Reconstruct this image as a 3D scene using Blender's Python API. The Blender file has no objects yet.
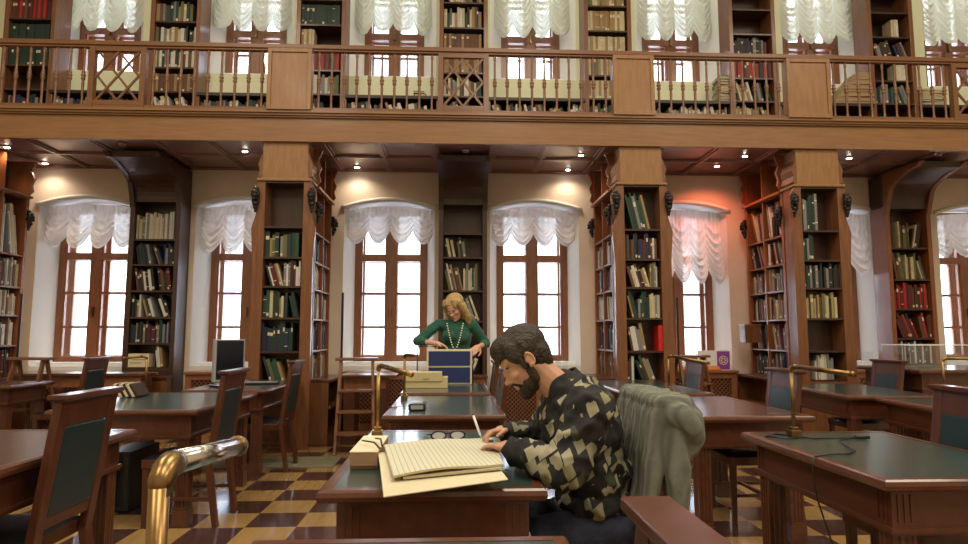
import bpy, math, random
from mathutils import Vector, Matrix, noise
PI = math.pi
sc = bpy.context.scene
COL = sc.collection
rnd = random.Random(7)

# ------------------------------------------------------------------ camera model (also used to read distances off the photo)
F = 634.0; PITCH = math.atan(63/634.); YAW = math.atan(29/634.*math.cos(PITCH)); H = 1.25
_cy, _sy, _cp, _sp = math.cos(YAW), math.sin(YAW), math.cos(PITCH), math.sin(PITCH)
def project(p):
    X, Y, Z = p[0], p[1], p[2]-H
    r = X*_cy-Y*_sy; fw = X*_sy*_cp+Y*_cy*_cp+Z*_sp; u = -X*_sy*_sp-Y*_cy*_sp+Z*_cp
    return (484+F*r/fw, 272-F*u/fw)

# ------------------------------------------------------------------ materials
def mat(name, base, rough=.5, metal=0., noise_amt=0., nscale=8., stretch=(1, 1, 1), bump=0., bscale=40., base2=None, spec=None, coat=0., coords='Object', sheen=0.):
    m = bpy.data.materials.new(name); m.use_nodes = True
    nt = m.node_tree; N = nt.nodes; L = nt.links
    b = N['Principled BSDF']
    b.inputs['Base Color'].default_value = (*base, 1); b.inputs['Roughness'].default_value = rough; b.inputs['Metallic'].default_value = metal
    if spec is not None: b.inputs['Specular IOR Level'].default_value = spec
    if coat: b.inputs['Coat Weight'].default_value = coat; b.inputs['Coat Roughness'].default_value = .12
    if sheen: b.inputs['Sheen Weight'].default_value = sheen
    if noise_amt or bump:
        tc = N.new('ShaderNodeTexCoord'); mp = N.new('ShaderNodeMapping'); mp.inputs['Scale'].default_value = stretch
        L.new(tc.outputs[coords], mp.inputs['Vector'])
    if noise_amt:
        n = N.new('ShaderNodeTexNoise'); n.inputs['Scale'].default_value = nscale; n.inputs['Detail'].default_value = 5; n.inputs['Roughness'].default_value = .6
        L.new(mp.outputs[0], n.inputs['Vector'])
        r = N.new('ShaderNodeMapRange'); r.inputs['From Min'].default_value = .3; r.inputs['From Max'].default_value = .7
        L.new(n.outputs['Fac'], r.inputs['Value'])
        mx = N.new('ShaderNodeMix'); mx.data_type = 'RGBA'
        b2 = base2 or tuple(c*(1-noise_amt) for c in base)
        mx.inputs['A'].default_value = (*b2, 1); mx.inputs['B'].default_value = (*base, 1)
        L.new(r.outputs[0], mx.inputs['Factor']); L.new(mx.outputs['Result'], b.inputs['Base Color'])
    if bump:
        n2 = N.new('ShaderNodeTexNoise'); n2.inputs['Scale'].default_value = bscale; n2.inputs['Detail'].default_value = 3
        L.new(mp.outputs[0], n2.inputs['Vector'])
        bp = N.new('ShaderNodeBump'); bp.inputs['Strength'].default_value = bump; bp.inputs['Distance'].default_value = .01
        L.new(n2.outputs['Fac'], bp.inputs['Height']); L.new(bp.outputs[0], b.inputs['Normal'])
    return m
def emis(name, col, st):
    m = bpy.data.materials.new(name); m.use_nodes = True
    b = m.node_tree.nodes['Principled BSDF']; b.inputs['Emission Color'].default_value = (*col, 1); b.inputs['Emission Strength'].default_value = st
    b.inputs['Base Color'].default_value = (*col, 1)
    return m
M = {}
M['gold_wood'] = mat('honey_brown_wood', (.31, .155, .055), .45, noise_amt=.28, nscale=3, stretch=(8, 8, 1.5), coat=.1)
M['gold_wood_h'] = mat('honey_brown_wood_long_grain', (.27, .13, .046), .45, noise_amt=.28, nscale=3, stretch=(1, 8, 14), coat=.1)
M['rail_wood'] = mat('rail_brown_wood', (.20, .085, .032), .4, noise_amt=.3, nscale=3, stretch=(1, 8, 14), coat=.15)
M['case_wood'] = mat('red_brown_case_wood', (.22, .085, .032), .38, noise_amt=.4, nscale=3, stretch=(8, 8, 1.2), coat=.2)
M['orange_wood'] = mat('orange_brown_side_wood', (.27, .085, .028), .38, noise_amt=.35, nscale=3, stretch=(8, 8, 1.2), coat=.2)
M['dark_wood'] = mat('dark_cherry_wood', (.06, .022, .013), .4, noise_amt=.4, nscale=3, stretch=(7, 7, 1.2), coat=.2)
M['desk_wood'] = mat('cherry_desk_wood', (.115, .036, .017), .3, noise_amt=.4, nscale=4, stretch=(6, 1, 6), coat=.35)
M['chair_wood'] = mat('cherry_chair_wood', (.105, .032, .015), .33, noise_amt=.4, nscale=4, stretch=(6, 6, 1.2), coat=.3)
M['window_wood'] = mat('red_brown_window_wood', (.30, .115, .05), .38, noise_amt=.3, nscale=4, stretch=(6, 6, 1.5), coat=.2)
M['soffit_wood'] = mat('plum_brown_ceiling_wood', (.27, .125, .10), .3, noise_amt=.3, nscale=3, stretch=(1.5, 6, 6), coat=.3)
M['black_top'] = mat('near_black_shelf_board', (.022, .013, .01), .45)
M['leather'] = mat('dark_green_leather', (.022, .052, .044), .36, noise_amt=.25, nscale=6, bump=.05, bscale=300, spec=.8, coat=.7)
M['brown_leather'] = mat('worn_brown_table_top', (.085, .045, .034), .25, noise_amt=.25, nscale=5)
M['chair_leather'] = mat('blue_green_chair_leather', (.012, .032, .038), .3, bump=.1, bscale=200)
M['black_leather'] = mat('black_seat_leather', (.012, .012, .015), .35, bump=.1, bscale=200)
M['wall'] = mat('cream_plaster', (.76, .64, .53), .9, noise_amt=.08, nscale=3, bump=.05, bscale=60)
M['wall_up'] = mat('pale_yellow_green_plaster', (.76, .77, .55), .9, noise_amt=.06, nscale=3)
M['reveal'] = mat('white_plaster', (.82, .83, .82), .9, noise_amt=.04, nscale=3)
M['hall'] = mat('hall_plaster', (.66, .60, .48), .9, noise_amt=.06, nscale=2)
M['brass'] = mat('polished_brass', (.55, .36, .12), .3, 1., noise_amt=.3, nscale=30)
M['old_brass'] = mat('aged_brass', (.30, .185, .075), .3, 1., noise_amt=.3, nscale=30)
M['steel'] = mat('ribbed_satin_metal', (.62, .56, .52), .2, 1.)
M['black_plastic'] = mat('black_plastic', (.012, .012, .013), .35)
M['grey_plastic'] = mat('grey_plastic', (.32, .33, .35), .4)
M['screen'] = mat('dark_screen', (.012, .014, .022), .18)
M['white'] = mat('white_paint', (.8, .8, .8), .4)
M['paper'] = mat('aged_cream_paper', (.62, .56, .38), .8, noise_amt=.1, nscale=6)
M['ivory'] = mat('ivory_card', (.72, .63, .43), .7, noise_amt=.06, nscale=5)
M['kraft'] = mat('brown_card', (.34, .21, .12), .7, noise_amt=.15, nscale=8)
M['beige'] = mat('beige_archive_board', (.52, .44, .23), .7, noise_amt=.08, nscale=6)
M['navy'] = mat('navy_cloth_board', (.012, .025, .12), .6, noise_amt=.15, nscale=40)
M['iron'] = mat('carved_black_bronze', (.022, .018, .018), .3, .4)
M['glass'] = None
M['skin'] = mat('skin', (.58, .31, .20), .5, noise_amt=.12, nscale=14, bump=.03, bscale=120)
M['skin_w'] = mat('fair_skin', (.66, .38, .27), .5, noise_amt=.08, nscale=14)
M['hair'] = mat('dark_brown_hair', (.042, .026, .016), .5, noise_amt=.7, nscale=26, stretch=(1.2, 4, 1.2), bump=.9, bscale=70)
M['beard'] = mat('short_brown_beard', (.06, .032, .018), .75, noise_amt=.5, nscale=90, bump=.8, bscale=220)
M['blonde'] = mat('blonde_hair', (.58, .40, .16), .4, noise_amt=.5, nscale=14, stretch=(5, 5, .6), bump=.5, bscale=40)
M['jeans'] = mat('dark_indigo_denim', (.014, .02, .045), .8, noise_amt=.5, nscale=25, bump=.3, bscale=120)
M['green_knit'] = mat('bottle_green_jersey', (.004, .085, .052), .75, noise_amt=.3, nscale=10, bump=.2, bscale=60, sheen=.2)
M['grey_trouser'] = mat('charcoal_cloth', (.02, .02, .024), .8)
M['shoe'] = mat('black_shoe_leather', (.012, .011, .01), .4)
M['rug'] = mat('olive_grey_rug', (.20, .18, .11), .95, noise_amt=.3, nscale=40, bump=.3, bscale=200)
M['red_gloss'] = mat('scarlet_cloth', (.55, .01, .012), .5)
M['facade'] = mat('pale_building_render', (.62, .63, .65), .9, noise_amt=.05, nscale=.6)
M['facade_win'] = mat('building_window', (.30, .33, .38), .3)
M['snow'] = mat('snowy_ground', (.75, .76, .8), .9)
M['lamp_on'] = emis('lit_downlight', (1., .9, .78), 30)
M['lamp_red'] = emis('lit_red_lamp', (1., .55, .42), 30)
M['pearl'] = mat('pearl', (.8, .76, .66), .25)
M['folio'] = mat('yellowed_folio', (.40, .31, .15), .8, noise_amt=.3, nscale=12)
M['fringe'] = mat('purple_print', (.27, .06, .33), .6)

def glass_mat():
    m = bpy.data.materials.new('window_glass'); m.use_nodes = True; N = m.node_tree.nodes; L = m.node_tree.links
    N.remove(N['Principled BSDF']); o = N['Material Output']
    t = N.new('ShaderNodeBsdfTransparent'); t.inputs[0].default_value = (.96, .97, .98, 1)
    g = N.new('ShaderNodeBsdfGlossy'); g.inputs['Roughness'].default_value = .03
    mx = N.new('ShaderNodeMixShader'); mx.inputs[0].default_value = .07
    L.new(t.outputs[0], mx.inputs[1]); L.new(g.outputs[0], mx.inputs[2]); L.new(mx.outputs[0], o.inputs[0]); return m
M['glass'] = glass_mat()
def curtain_mat(name, c1):
    m = bpy.data.materials.new(name); m.use_nodes = True; N = m.node_tree.nodes; L = m.node_tree.links
    N.remove(N['Principled BSDF']); o = N['Material Output']
    d = N.new('ShaderNodeBsdfDiffuse'); t = N.new('ShaderNodeBsdfTranslucent'); tr = N.new('ShaderNodeBsdfTransparent')
    tc = N.new('ShaderNodeTexCoord'); n = N.new('ShaderNodeTexNoise'); n.inputs['Scale'].default_value = 35
    L.new(tc.outputs['Object'], n.inputs['Vector'])
    rp = N.new('ShaderNodeMix'); rp.data_type = 'RGBA'; rp.inputs['A'].default_value = (*[c*.88 for c in c1], 1); rp.inputs['B'].default_value = (*c1, 1)
    L.new(n.outputs['Fac'], rp.inputs['Factor'])
    L.new(rp.outputs['Result'], d.inputs[0]); L.new(rp.outputs['Result'], t.inputs[0])
    m1 = N.new('ShaderNodeMixShader'); m1.inputs[0].default_value = .26; L.new(d.outputs[0], m1.inputs[1]); L.new(t.outputs[0], m1.inputs[2])
    m2 = N.new('ShaderNodeMixShader'); m2.inputs[0].default_value = .06; L.new(m1.outputs[0], m2.inputs[1]); L.new(tr.outputs[0], m2.inputs[2])
    L.new(m2.outputs[0], o.inputs[0]); return m
M['curtain'] = curtain_mat('sheer_ivory_curtain', (.88, .82, .77))
M['curtain_up'] = curtain_mat('sheer_greenish_curtain', (.84, .87, .76))

def floor_mat():
    m = bpy.data.materials.new('checker_parquet'); m.use_nodes = True; N = m.node_tree.nodes; L = m.node_tree.links
    b = N['Principled BSDF']; b.inputs['Roughness'].default_value = .16
    b.inputs['Coat Weight'].default_value = .4; b.inputs['Coat Roughness'].default_value = .08
    g = N.new('ShaderNodeNewGeometry'); mp = N.new('ShaderNodeMapping'); mp.vector_type = 'POINT'
    S = .335
    mp.inputs['Location'].default_value = (1.2/S+20.5, -4.85/S+40.5, .5); mp.inputs['Scale'].default_value = (1/S, 1/S, 0)
    L.new(g.outputs['Position'], mp.inputs[0])
    ck = N.new('ShaderNodeTexChecker'); ck.inputs['Scale'].default_value = 1.
    L.new(mp.outputs[0], ck.inputs['Vector'])
    mp2 = N.new('ShaderNodeMapping'); mp2.inputs['Scale'].default_value = (14, 2, 1); L.new(g.outputs['Position'], mp2.inputs[0])
    n = N.new('ShaderNodeTexNoise'); n.inputs['Scale'].default_value = 2.; n.inputs['Detail'].default_value = 4; L.new(mp2.outputs[0], n.inputs['Vector'])
    def mx(a, c):
        x = N.new('ShaderNodeMix'); x.data_type = 'RGBA'; x.inputs['A'].default_value = (*a, 1); x.inputs['B'].default_value = (*c, 1); L.new(n.outputs['Fac'], x.inputs['Factor']); return x
    a = mx((.26, .15, .05), (.44, .28, .11)); c = mx((.035, .016, .015), (.085, .04, .032))
    x = N.new('ShaderNodeMix'); x.data_type = 'RGBA'; L.new(ck.outputs['Fac'], x.inputs['Factor'])
    L.new(a.outputs['Result'], x.inputs['A']); L.new(c.outputs['Result'], x.inputs['B'])
    L.new(x.outputs['Result'], b.inputs['Base Color']); return m
M['floor'] = floor_mat()

def shirt_mat():
    m = bpy.data.materials.new('patchwork_print_shirt'); m.use_nodes = True; N = m.node_tree.nodes; L = m.node_tree.links
    b = N['Principled BSDF']; b.inputs['Roughness'].default_value = .8
    tc = N.new('ShaderNodeTexCoord')
    nz = N.new('ShaderNodeTexNoise'); nz.inputs['Scale'].default_value = 6; L.new(tc.outputs['Object'], nz.inputs['Vector'])
    ad = N.new('ShaderNodeMix'); ad.data_type = 'VECTOR'; ad.inputs['Factor'].default_value = .03
    L.new(tc.outputs['Object'], ad.inputs['A']); L.new(nz.outputs['Color'], ad.inputs['B'])
    mp = N.new('ShaderNodeMapping'); mp.inputs['Rotation'].default_value = (.3, .45, .2); mp.inputs['Scale'].default_value = (1.25, .6, .8); L.new(ad.outputs['Result'], mp.inputs[0])
    v = N.new('ShaderNodeTexVoronoi'); v.distance = 'CHEBYCHEV'; v.inputs['Scale'].default_value = 25; v.inputs['Randomness'].default_value = 1.
    L.new(mp.outputs[0], v.inputs['Vector'])
    sep = N.new('ShaderNodeSeparateColor'); L.new(v.outputs['Color'], sep.inputs[0])
    r1 = N.new('ShaderNodeValToRGB'); r1.color_ramp.interpolation = 'CONSTANT'
    e = r1.color_ramp.elements; e[0].position = 0; e[0].color = (.006, .006, .007, 1); e[1].position = .42; e[1].color = (.22, .21, .135, 1)
    for p, c in ((.56, (.035, .045, .022, 1)), (.62, (.22, .20, .11, 1)), (.74, (.01, .01, .012, 1)), (.84, (.30, .285, .20, 1))):
        k = e.new(p); k.color = c
    L.new(sep.outputs[0], r1.inputs[0])
    # a dark margin round each patch
    lt = N.new('ShaderNodeMath'); lt.operation = 'LESS_THAN'; lt.inputs[1].default_value = .50; L.new(v.outputs['Distance'], lt.inputs[0])
    x = N.new('ShaderNodeMix'); x.data_type = 'RGBA'; x.inputs['A'].default_value = (.008, .008, .009, 1)
    L.new(lt.outputs[0], x.inputs['Factor']); L.new(r1.outputs[0], x.inputs['B']); L.new(x.outputs['Result'], b.inputs['Base Color'])
    return m
M['shirt'] = shirt_mat()

def stripes_mat(name, c, line, period, frac, axis=0, cross=None, bump=False, rough=.8):
    m = bpy.data.materials.new(name); m.use_nodes = True; N = m.node_tree.nodes; L = m.node_tree.links
    b = N['Principled BSDF']; b.inputs['Roughness'].default_value = rough
    tc = N.new('ShaderNodeTexCoord'); s = N.new('ShaderNodeSeparateXYZ'); L.new(tc.outputs['Object'], s.inputs[0])
    def band(ax, per, fr):
        d = N.new('ShaderNodeMath'); d.operation = 'DIVIDE'; d.inputs[1].default_value = per; L.new(s.outputs[ax], d.inputs[0])
        f = N.new('ShaderNodeMath'); f.operation = 'FRACT'; L.new(d.outputs[0], f.inputs[0])
        g = N.new('ShaderNodeMath'); g.operation = 'LESS_THAN'; g.inputs[1].default_value = fr; L.new(f.outputs[0], g.inputs[0]); return g
    g = band(axis, period, frac)
    x = N.new('ShaderNodeMix'); x.data_type = 'RGBA'; x.inputs['A'].default_value = (*c, 1); x.inputs['B'].default_value = (*line, 1)
    L.new(g.outputs[0], x.inputs['Factor']); L.new(x.outputs['Result'], b.inputs['Base Color'])
    return m
M['ruled'] = stripes_mat('ruled_ledger_paper', (.56, .55, .42), (.36, .34, .25), .0172, .18)
M['page_edge'] = stripes_mat('page_edges', (.55, .47, .30), (.36, .29, .17), .0035, .4, axis=2)

def knit_mat():
    m = bpy.data.materials.new('grey_green_cable_knit'); m.use_nodes = True; N = m.node_tree.nodes; L = m.node_tree.links
    b = N['Principled BSDF']; b.inputs['Roughness'].default_value = .95
    tc = N.new('ShaderNodeTexCoord')
    w = N.new('ShaderNodeTexWave'); w.wave_type = 'BANDS'; w.bands_direction = 'Z'; w.inputs['Scale'].default_value = 85; w.inputs['Distortion'].default_value = 5; w.inputs['Detail Scale'].default_value = 4
    w2 = N.new('ShaderNodeTexWave'); w2.wave_type = 'BANDS'; w2.bands_direction = 'Y'; w2.inputs['Scale'].default_value = 14; w2.inputs['Distortion'].default_value = 2
    L.new(tc.outputs['Object'], w.inputs[0]); L.new(tc.outputs['Object'], w2.inputs[0])
    mu = N.new('ShaderNodeMath'); mu.operation = 'MULTIPLY_ADD'; L.new(w.outputs['Fac'], mu.inputs[0]); mu.inputs[1].default_value = .5; L.new(w2.outputs['Fac'], mu.inputs[2])
    r = N.new('ShaderNodeMapRange'); r.inputs['From Max'].default_value = 1.5; L.new(mu.outputs[0], r.inputs['Value'])
    x = N.new('ShaderNodeMix'); x.data_type = 'RGBA'; x.inputs['A'].default_value = (.13, .14, .115, 1); x.inputs['B'].default_value = (.28, .295, .25, 1)
    L.new(r.outputs[0], x.inputs['Factor']); L.new(x.outputs['Result'], b.inputs['Base Color'])
    bp = N.new('ShaderNodeBump'); bp.inputs['Strength'].default_value = .7; bp.inputs['Distance'].default_value = .01; L.new(mu.outputs[0], bp.inputs['Height']); L.new(bp.outputs[0], b.inputs['Normal'])
    return m
M['knit'] = knit_mat()

# ------------------------------------------------------------------ mesh builder
class MB:
    def __init__(s): s.v = []; s.f = []; s.m = []
    def add(s, vs, fs, m=0):
        o = len(s.v); s.v += [tuple(v) for v in vs]; s.f += [tuple(i+o for i in f) for f in fs]; s.m += [m]*len(fs); return s
    def box(s, x0, x1, y0, y1, z0, z1, m=0, T=None):
        vs = [Vector((x, y, z)) for x in (x0, x1) for y in (y0, y1) for z in (z0, z1)]
        if T is not None: vs = [T @ v for v in vs]
        return s.add(vs, [(0, 1, 3, 2), (4, 6, 7, 5), (0, 4, 5, 1), (2, 3, 7, 6), (0, 2, 6, 4), (1, 5, 7, 3)], m)
    def bar(s, a, b, w, d=None, m=0, up=(0, 0, 1)):
        a = Vector(a); b = Vector(b); d = d or w; z = (b-a); Ln = z.length; z.normalize()
        x = Vector(up).cross(z)
        if x.length < 1e-4: x = Vector((1, 0, 0))
        x.normalize(); y = z.cross(x)
        T = Matrix(((x.x, y.x, z.x, a.x), (x.y, y.y, z.y, a.y), (x.z, y.z, z.z, a.z), (0, 0, 0, 1)))
        return s.box(-w/2, w/2, -d/2, d/2, 0, Ln, m, T)
    def prism(s, poly, axis, a, b, m=0):
        n = len(poly)
        def P(p, t):
            if axis == 2: return (p[0], p[1], t)
            if axis == 1: return (p[0], t, p[1])
            return (t, p[0], p[1])
        vs = [P(p, a) for p in poly]+[P(p, b) for p in poly]
        fs = [tuple(range(n)), tuple(range(2*n-1, n-1, -1))]+[(i, i+n, (i+1) % n+n, (i+1) % n) for i in range(n)]
        return s.add(vs, fs, m)
    def tube(s, pts, r, n=10, m=0, cap=True):
        pts = [Vector(p) for p in pts]; k = len(pts)
        rs = r if isinstance(r, (list, tuple)) else [r]*k
        vs = []; ref = None
        for i, p in enumerate(pts):
            t = (pts[min(i+1, k-1)]-pts[max(i-1, 0)]).normalized()
            if ref is None:
                ref = Vector((0, 0, 1)).cross(t)
                if ref.length < .1: ref = Vector((1, 0, 0)).cross(t)
            x = (ref-t*ref.dot(t)).normalized(); ref = x; y = t.cross(x)
            for j in range(n):
                a = 2*PI*j/n; vs.append(p+(x*math.cos(a)+y*math.sin(a))*rs[i])
        fs = []
        for i in range(k-1):
            for j in range(n):
                fs.append((i*n+j, i*n+(j+1) % n, (i+1)*n+(j+1) % n, (i+1)*n+j))
        if cap: fs += [tuple(range(n-1, -1, -1)), tuple(range((k-1)*n, k*n))]
        return s.add(vs, fs, m)
    def lathe(s, prof, n=10, c=(0, 0), m=0):
        return s.tube([(c[0], c[1], z) for r, z in prof], [r for r, z in prof], n, m)
    def ell(s, c, r, R=None, m=0, nu=14, nv=9):
        vs = [Vector((0, 0, 1))]
        for i in range(1, nv):
            for j in range(nu):
                a = PI*i/nv; b = 2*PI*j/nu; vs.append(Vector((math.sin(a)*math.cos(b), math.sin(a)*math.sin(b), math.cos(a))))
        vs.append(Vector((0, 0, -1)))
        r = (r, r, r) if isinstance(r, (int, float)) else r
        out = []
        for v in vs:
            w = Vector((v.x*r[0], v.y*r[1], v.z*r[2]))
            if R is not None: w = R @ w
            out.append(w+Vector(c))
        fs = [(0, 1+j, 1+(j+1) % nu) for j in range(nu)]
        for i in range(nv-2):
            for j in range(nu):
                a = 1+i*nu; fs.append((a+j, a+nu+j, a+nu+(j+1) % nu, a+(j+1) % nu))
        e = len(vs)-1; a = 1+(nv-2)*nu
        fs += [(e, a+(j+1) % nu, a+j) for j in range(nu)]
        return s.add(out, fs, m)
    def cap(s, a, b, ra, rb, n=12, m=0):
        """tapered capsule"""
        a = Vector(a); b = Vector(b); d = (b-a).normalized(); pts = []; rs = []
        for k in range(5): t = PI/2*(k+.35)/5; pts.append(a-d*ra*math.cos(t)); rs.append(ra*math.sin(t))
        pts += [a, (a+b)/2, b]; rs += [ra, (ra+rb)/2, rb]
        for k in range(4, -1, -1): t = PI/2*(k+.35)/5; pts.append(b+d*rb*math.cos(t)); rs.append(rb*math.sin(t))
        return s.tube(pts, rs, n, m)
    def chain(s, pts, rs, n=12, m=0):
        for i in range(len(pts)-1): s.cap(pts[i], pts[i+1], rs[i], rs[i+1], n, m)
        return s
    def grid(s, fn, nu, nv, m=0, closed=False):
        vs = [fn(i/nu, j/nv) for j in range(nv+1) for i in range(nu+1)]
        fs = [(j*(nu+1)+i, j*(nu+1)+i+1, (j+1)*(nu+1)+i+1, (j+1)*(nu+1)+i) for j in range(nv) for i in range(nu)]
        return s.add(vs, fs, m)
    def mesh(s, name, mats, smooth=False, off=(0, 0, 0)):
        me = bpy.data.meshes.new(name)
        me.from_pydata([(v[0]-off[0], v[1]-off[1], v[2]-off[2]) for v in s.v], [], s.f)
        for x in (mats if isinstance(mats, (list, tuple)) else [mats]): me.materials.append(x)
        me.polygons.foreach_set('material_index', s.m)
        if smooth: me.polygons.foreach_set('use_smooth', [True]*len(me.polygons))
        me.validate(); me.update(); return me
    def build(s, name, mats, parent=None, smooth=False, off=None, bevel=0, loc=None):
        """local coordinates of the parent (off: subtract a world origin; loc: place a top-level mesh with its origin there)"""
        if off is None: off = loc if (loc is not None) else (0, 0, 0)
        me = s.mesh(name, mats, smooth, off)
        o = bpy.data.objects.new(name, me); COL.objects.link(o)
        if parent is not None: o.parent = parent
        if loc is not None: o.location = loc
        if bevel:
            b = o.modifiers.new('bevel', 'BEVEL'); b.width = bevel; b.segments = 2; b.limit_method = 'ANGLE'
        return o

def tag(o, label=None, cat=None, group=None, kind=None):
    if label: o['label'] = label
    if cat: o['category'] = cat
    if group: o['group'] = group
    if kind: o['kind'] = kind
    return o
def thing(name, label, cat, loc=(0, 0, 0), rz=0, group=None, kind=None):
    o = bpy.data.objects.new(name, None); COL.objects.link(o); o.location = loc; o.rotation_euler = (0, 0, rz)
    return tag(o, label, cat, group, kind)
def kids(o): return [c for c in bpy.data.objects if c.parent == o]
def tree(o): return [(c, tree(c)) for c in kids(o)]
def dup(src, loc, rz=0, label=None, group=None, T=None):
    """copy a thing with copies of its parts and sub-parts"""
    T = T if T is not None else tree(src)
    r = src.copy(); COL.objects.link(r); r.location = loc; r.rotation_euler = (0, 0, rz)
    if label: r['label'] = label
    if group: r['group'] = group
    def rec(par, lst):
        for c, sub in lst:
            d = c.copy(); COL.objects.link(d); d.parent = par; rec(d, sub)
    rec(r, T); return r
def struct(name, mb, m, smooth=False, parent=None, bevel=0):
    o = mb.build(name, m, parent, smooth, bevel=bevel)
    if parent is None: o['kind'] = 'structure'
    return o
def blob(name, mb, m, parent, voxel=.006, iters=6, wr=0., wscale=10, off=(0, 0, 0), wdir=None, seed=0, post=None):
    """union of closed shapes grown into one continuous smooth surface"""
    me = mb.mesh(name+'_raw', m, False, off)
    o = bpy.data.objects.new(name, me); COL.objects.link(o)
    r = o.modifiers.new('r', 'REMESH'); r.mode = 'VOXEL'; r.voxel_size = voxel; r.use_smooth_shade = True
    s = o.modifiers.new('s', 'SMOOTH'); s.factor = .5; s.iterations = iters
    dg = bpy.context.evaluated_depsgraph_get(); dg.update()
    ne = bpy.data.meshes.new_from_object(o.evaluated_get(dg)); ne.name = name
    o.modifiers.clear(); o.data = ne
    if wr:
        ofs = Vector((seed*7.1, seed*3.3, 0))
        nn = [v.normal.copy() for v in ne.vertices]
        for v, n in zip(ne.vertices, nn):
            p = v.co.copy()
            if wdir: p = Vector((p.x*wdir[0], p.y*wdir[1], p.z*wdir[2]))
            d = 1-abs(noise.noise(p*wscale+ofs))*2.2
            d += .5*(noise.noise(p*wscale*2.3+ofs))
            v.co += n*(wr*d*.5)
    if post: post(ne)
    ne.polygons.foreach_set('use_smooth', [True]*len(ne.polygons)); ne.update()
    ne.materials.clear(); ne.materials.append(m if not isinstance(m, (list, tuple)) else m[0])
    o.parent = parent
    return o

# ------------------------------------------------------------------ setting
WX = [-4.97, -2.9, -.905, 1.095, 3.2, 5.35, 7.5]          # window bays
YW = 8.65; YG = 8.98; YB = 9.25                            # wall face, window plane, outer face
XL, XR = -6.9, 9.2
SOFF = 3.49; GFLOOR = 3.79; GY = 7.2; CEIL = 7.7

struct('floor', MB().box(XL-2, XR+2, -5.5, 9.4, -.15, 0), M['floor'])
struct('ceiling', MB().box(XL-2, XR+2, -5.6, 9.4, CEIL, CEIL+.2), M['reveal'])
struct('wall_left', MB().box(XL-.2, XL, -5.5, 9.25, 0, CEIL), M['hall'])
struct('wall_right', MB().box(XR, XR+.2, -5.5, 9.25, 0, CEIL), M['hall'])
struct('wall_front', MB().box(XL-.2, XR+.2, -5.7, -5.5, 0, CEIL), M['hall'])

NW = .62      # half niche at the wall face
def storey(name, z0, z1, sill, spring, apex, hw_in, wallm):
    mb = MB(); edges = [XL]+[e for x in WX for e in (x-NW, x+NW)]+[XR]
    for k in range(0, len(edges), 2):
        a, b = edges[k], edges[k+1]
        a2 = a if k == 0 else a-(NW-hw_in); b2 = b if k == len(edges)-2 else b+(NW-hw_in)
        mb.box(a, b, YW, YW+.02, z0, z1, 0)
        mb.prism([(a, YW+.02), (b, YW+.02), (b2, YG-.02), (b2, YB), (a2, YB), (a2, YG-.02)], 2, z0, z1, 1)
    for x in WX:
        arc = [(x-NW+2*NW*i/16, spring+(apex-spring)*(1-((i-8)/8)**2)) for i in range(17)]
        poly = [(x-NW, z1), (x-NW, spring)]+arc[1:-1]+[(x+NW, spring), (x+NW, z1)]
        mb.prism(poly, 1, YW, YW+.02, 0); mb.prism(poly, 1, YW+.02, YB, 1)
        mb.box(x-NW-.02, x+NW+.02, YW+.02, YB, z0, sill, 1 if z0 < 1 else 0)
    return struct(name, mb, [wallm, M['reveal']])
storey('wall_back', 0, GFLOOR-.1, .84, 2.98, 3.09, .51, M['wall'])
storey('wall_gallery', GFLOOR-.1, CEIL, 4.87, 6.95, 7.1, .435, M['wall_up'])

# plaster moulding round the arches
for i, x in enumerate(WX):
    mb = MB()
    pts = [(x-NW-.03+2*(NW+.03)*k/20, YW-.012, 2.99+.12*(1-((k-10)/10)**2)) for k in range(21)]
    mb.tube(pts, .028, 8); struct('trim_%d' % (i+1), mb, M['reveal'], True)

def window(n, x, zb, zt, hw, bars, transom):
    w = thing('window_%d' % n, None, None, (x, YG, zb), kind='structure')
    fw = .075
    def sash(y0, y1, s, m):
        mb = MB(); a, b = -hw+s, hw-s; z0, z1 = s, zt-zb-s
        mb.box(a, a+fw, y0, y1, z0, z1); mb.box(b-fw, b, y0, y1, z0, z1)
        mb.box(a+fw, b-fw, y0, y1, z0, z0+fw); mb.box(a+fw, b-fw, y0, y1, z1-fw, z1)
        mb.box(-.052, .052, y0-.008, y1, z0+fw, z1-fw)
        mb.box(a+fw, b-fw, y0-.012, y1, transom-zb-.05, transom-zb+.05)
        for q in bars:
            mb.box(a+fw, b-fw, y0+.01, y1-.005, q-zb-.016, q-zb+.016)
        for sgn in (-1, 1):     # inner casement edges
            xa = sgn*.052; xb = sgn*(hw-s-fw)
            for u in (xa+sgn*.018, xb-sgn*.018): mb.box(min(u-.018, u+.018), max(u-.018, u+.018), y0+.005, y1-.01, z0+fw, z1-fw)
        return mb
    sash(0, .06, 0, 0).build('window_frame', M['window_wood'], w)
    sash(.17, .22, .012, 0).build('outer_frame', M['window_wood'], w)
    MB().box(-hw+.03, hw-.03, .025, .03, .03, zt-zb-.03).build('pane', M['glass'], w)
    h = MB(); h.box(-.012, .012, -.05, -.008, .62, .75); h.build('window_handle', M['old_brass'], w)
    MB().box(-hw-.06, hw+.06, -.22, .0, -.045, .0).build('window_sill', M['reveal'], w)
    return w
for i, x in enumerate(WX):
    window(i+1, x, .885, 3.06, .515, (1.36, 1.83), 2.335)
    window(i+8, x, 4.92, 6.95, .44, (5.36, 6.2), 5.60)

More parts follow.
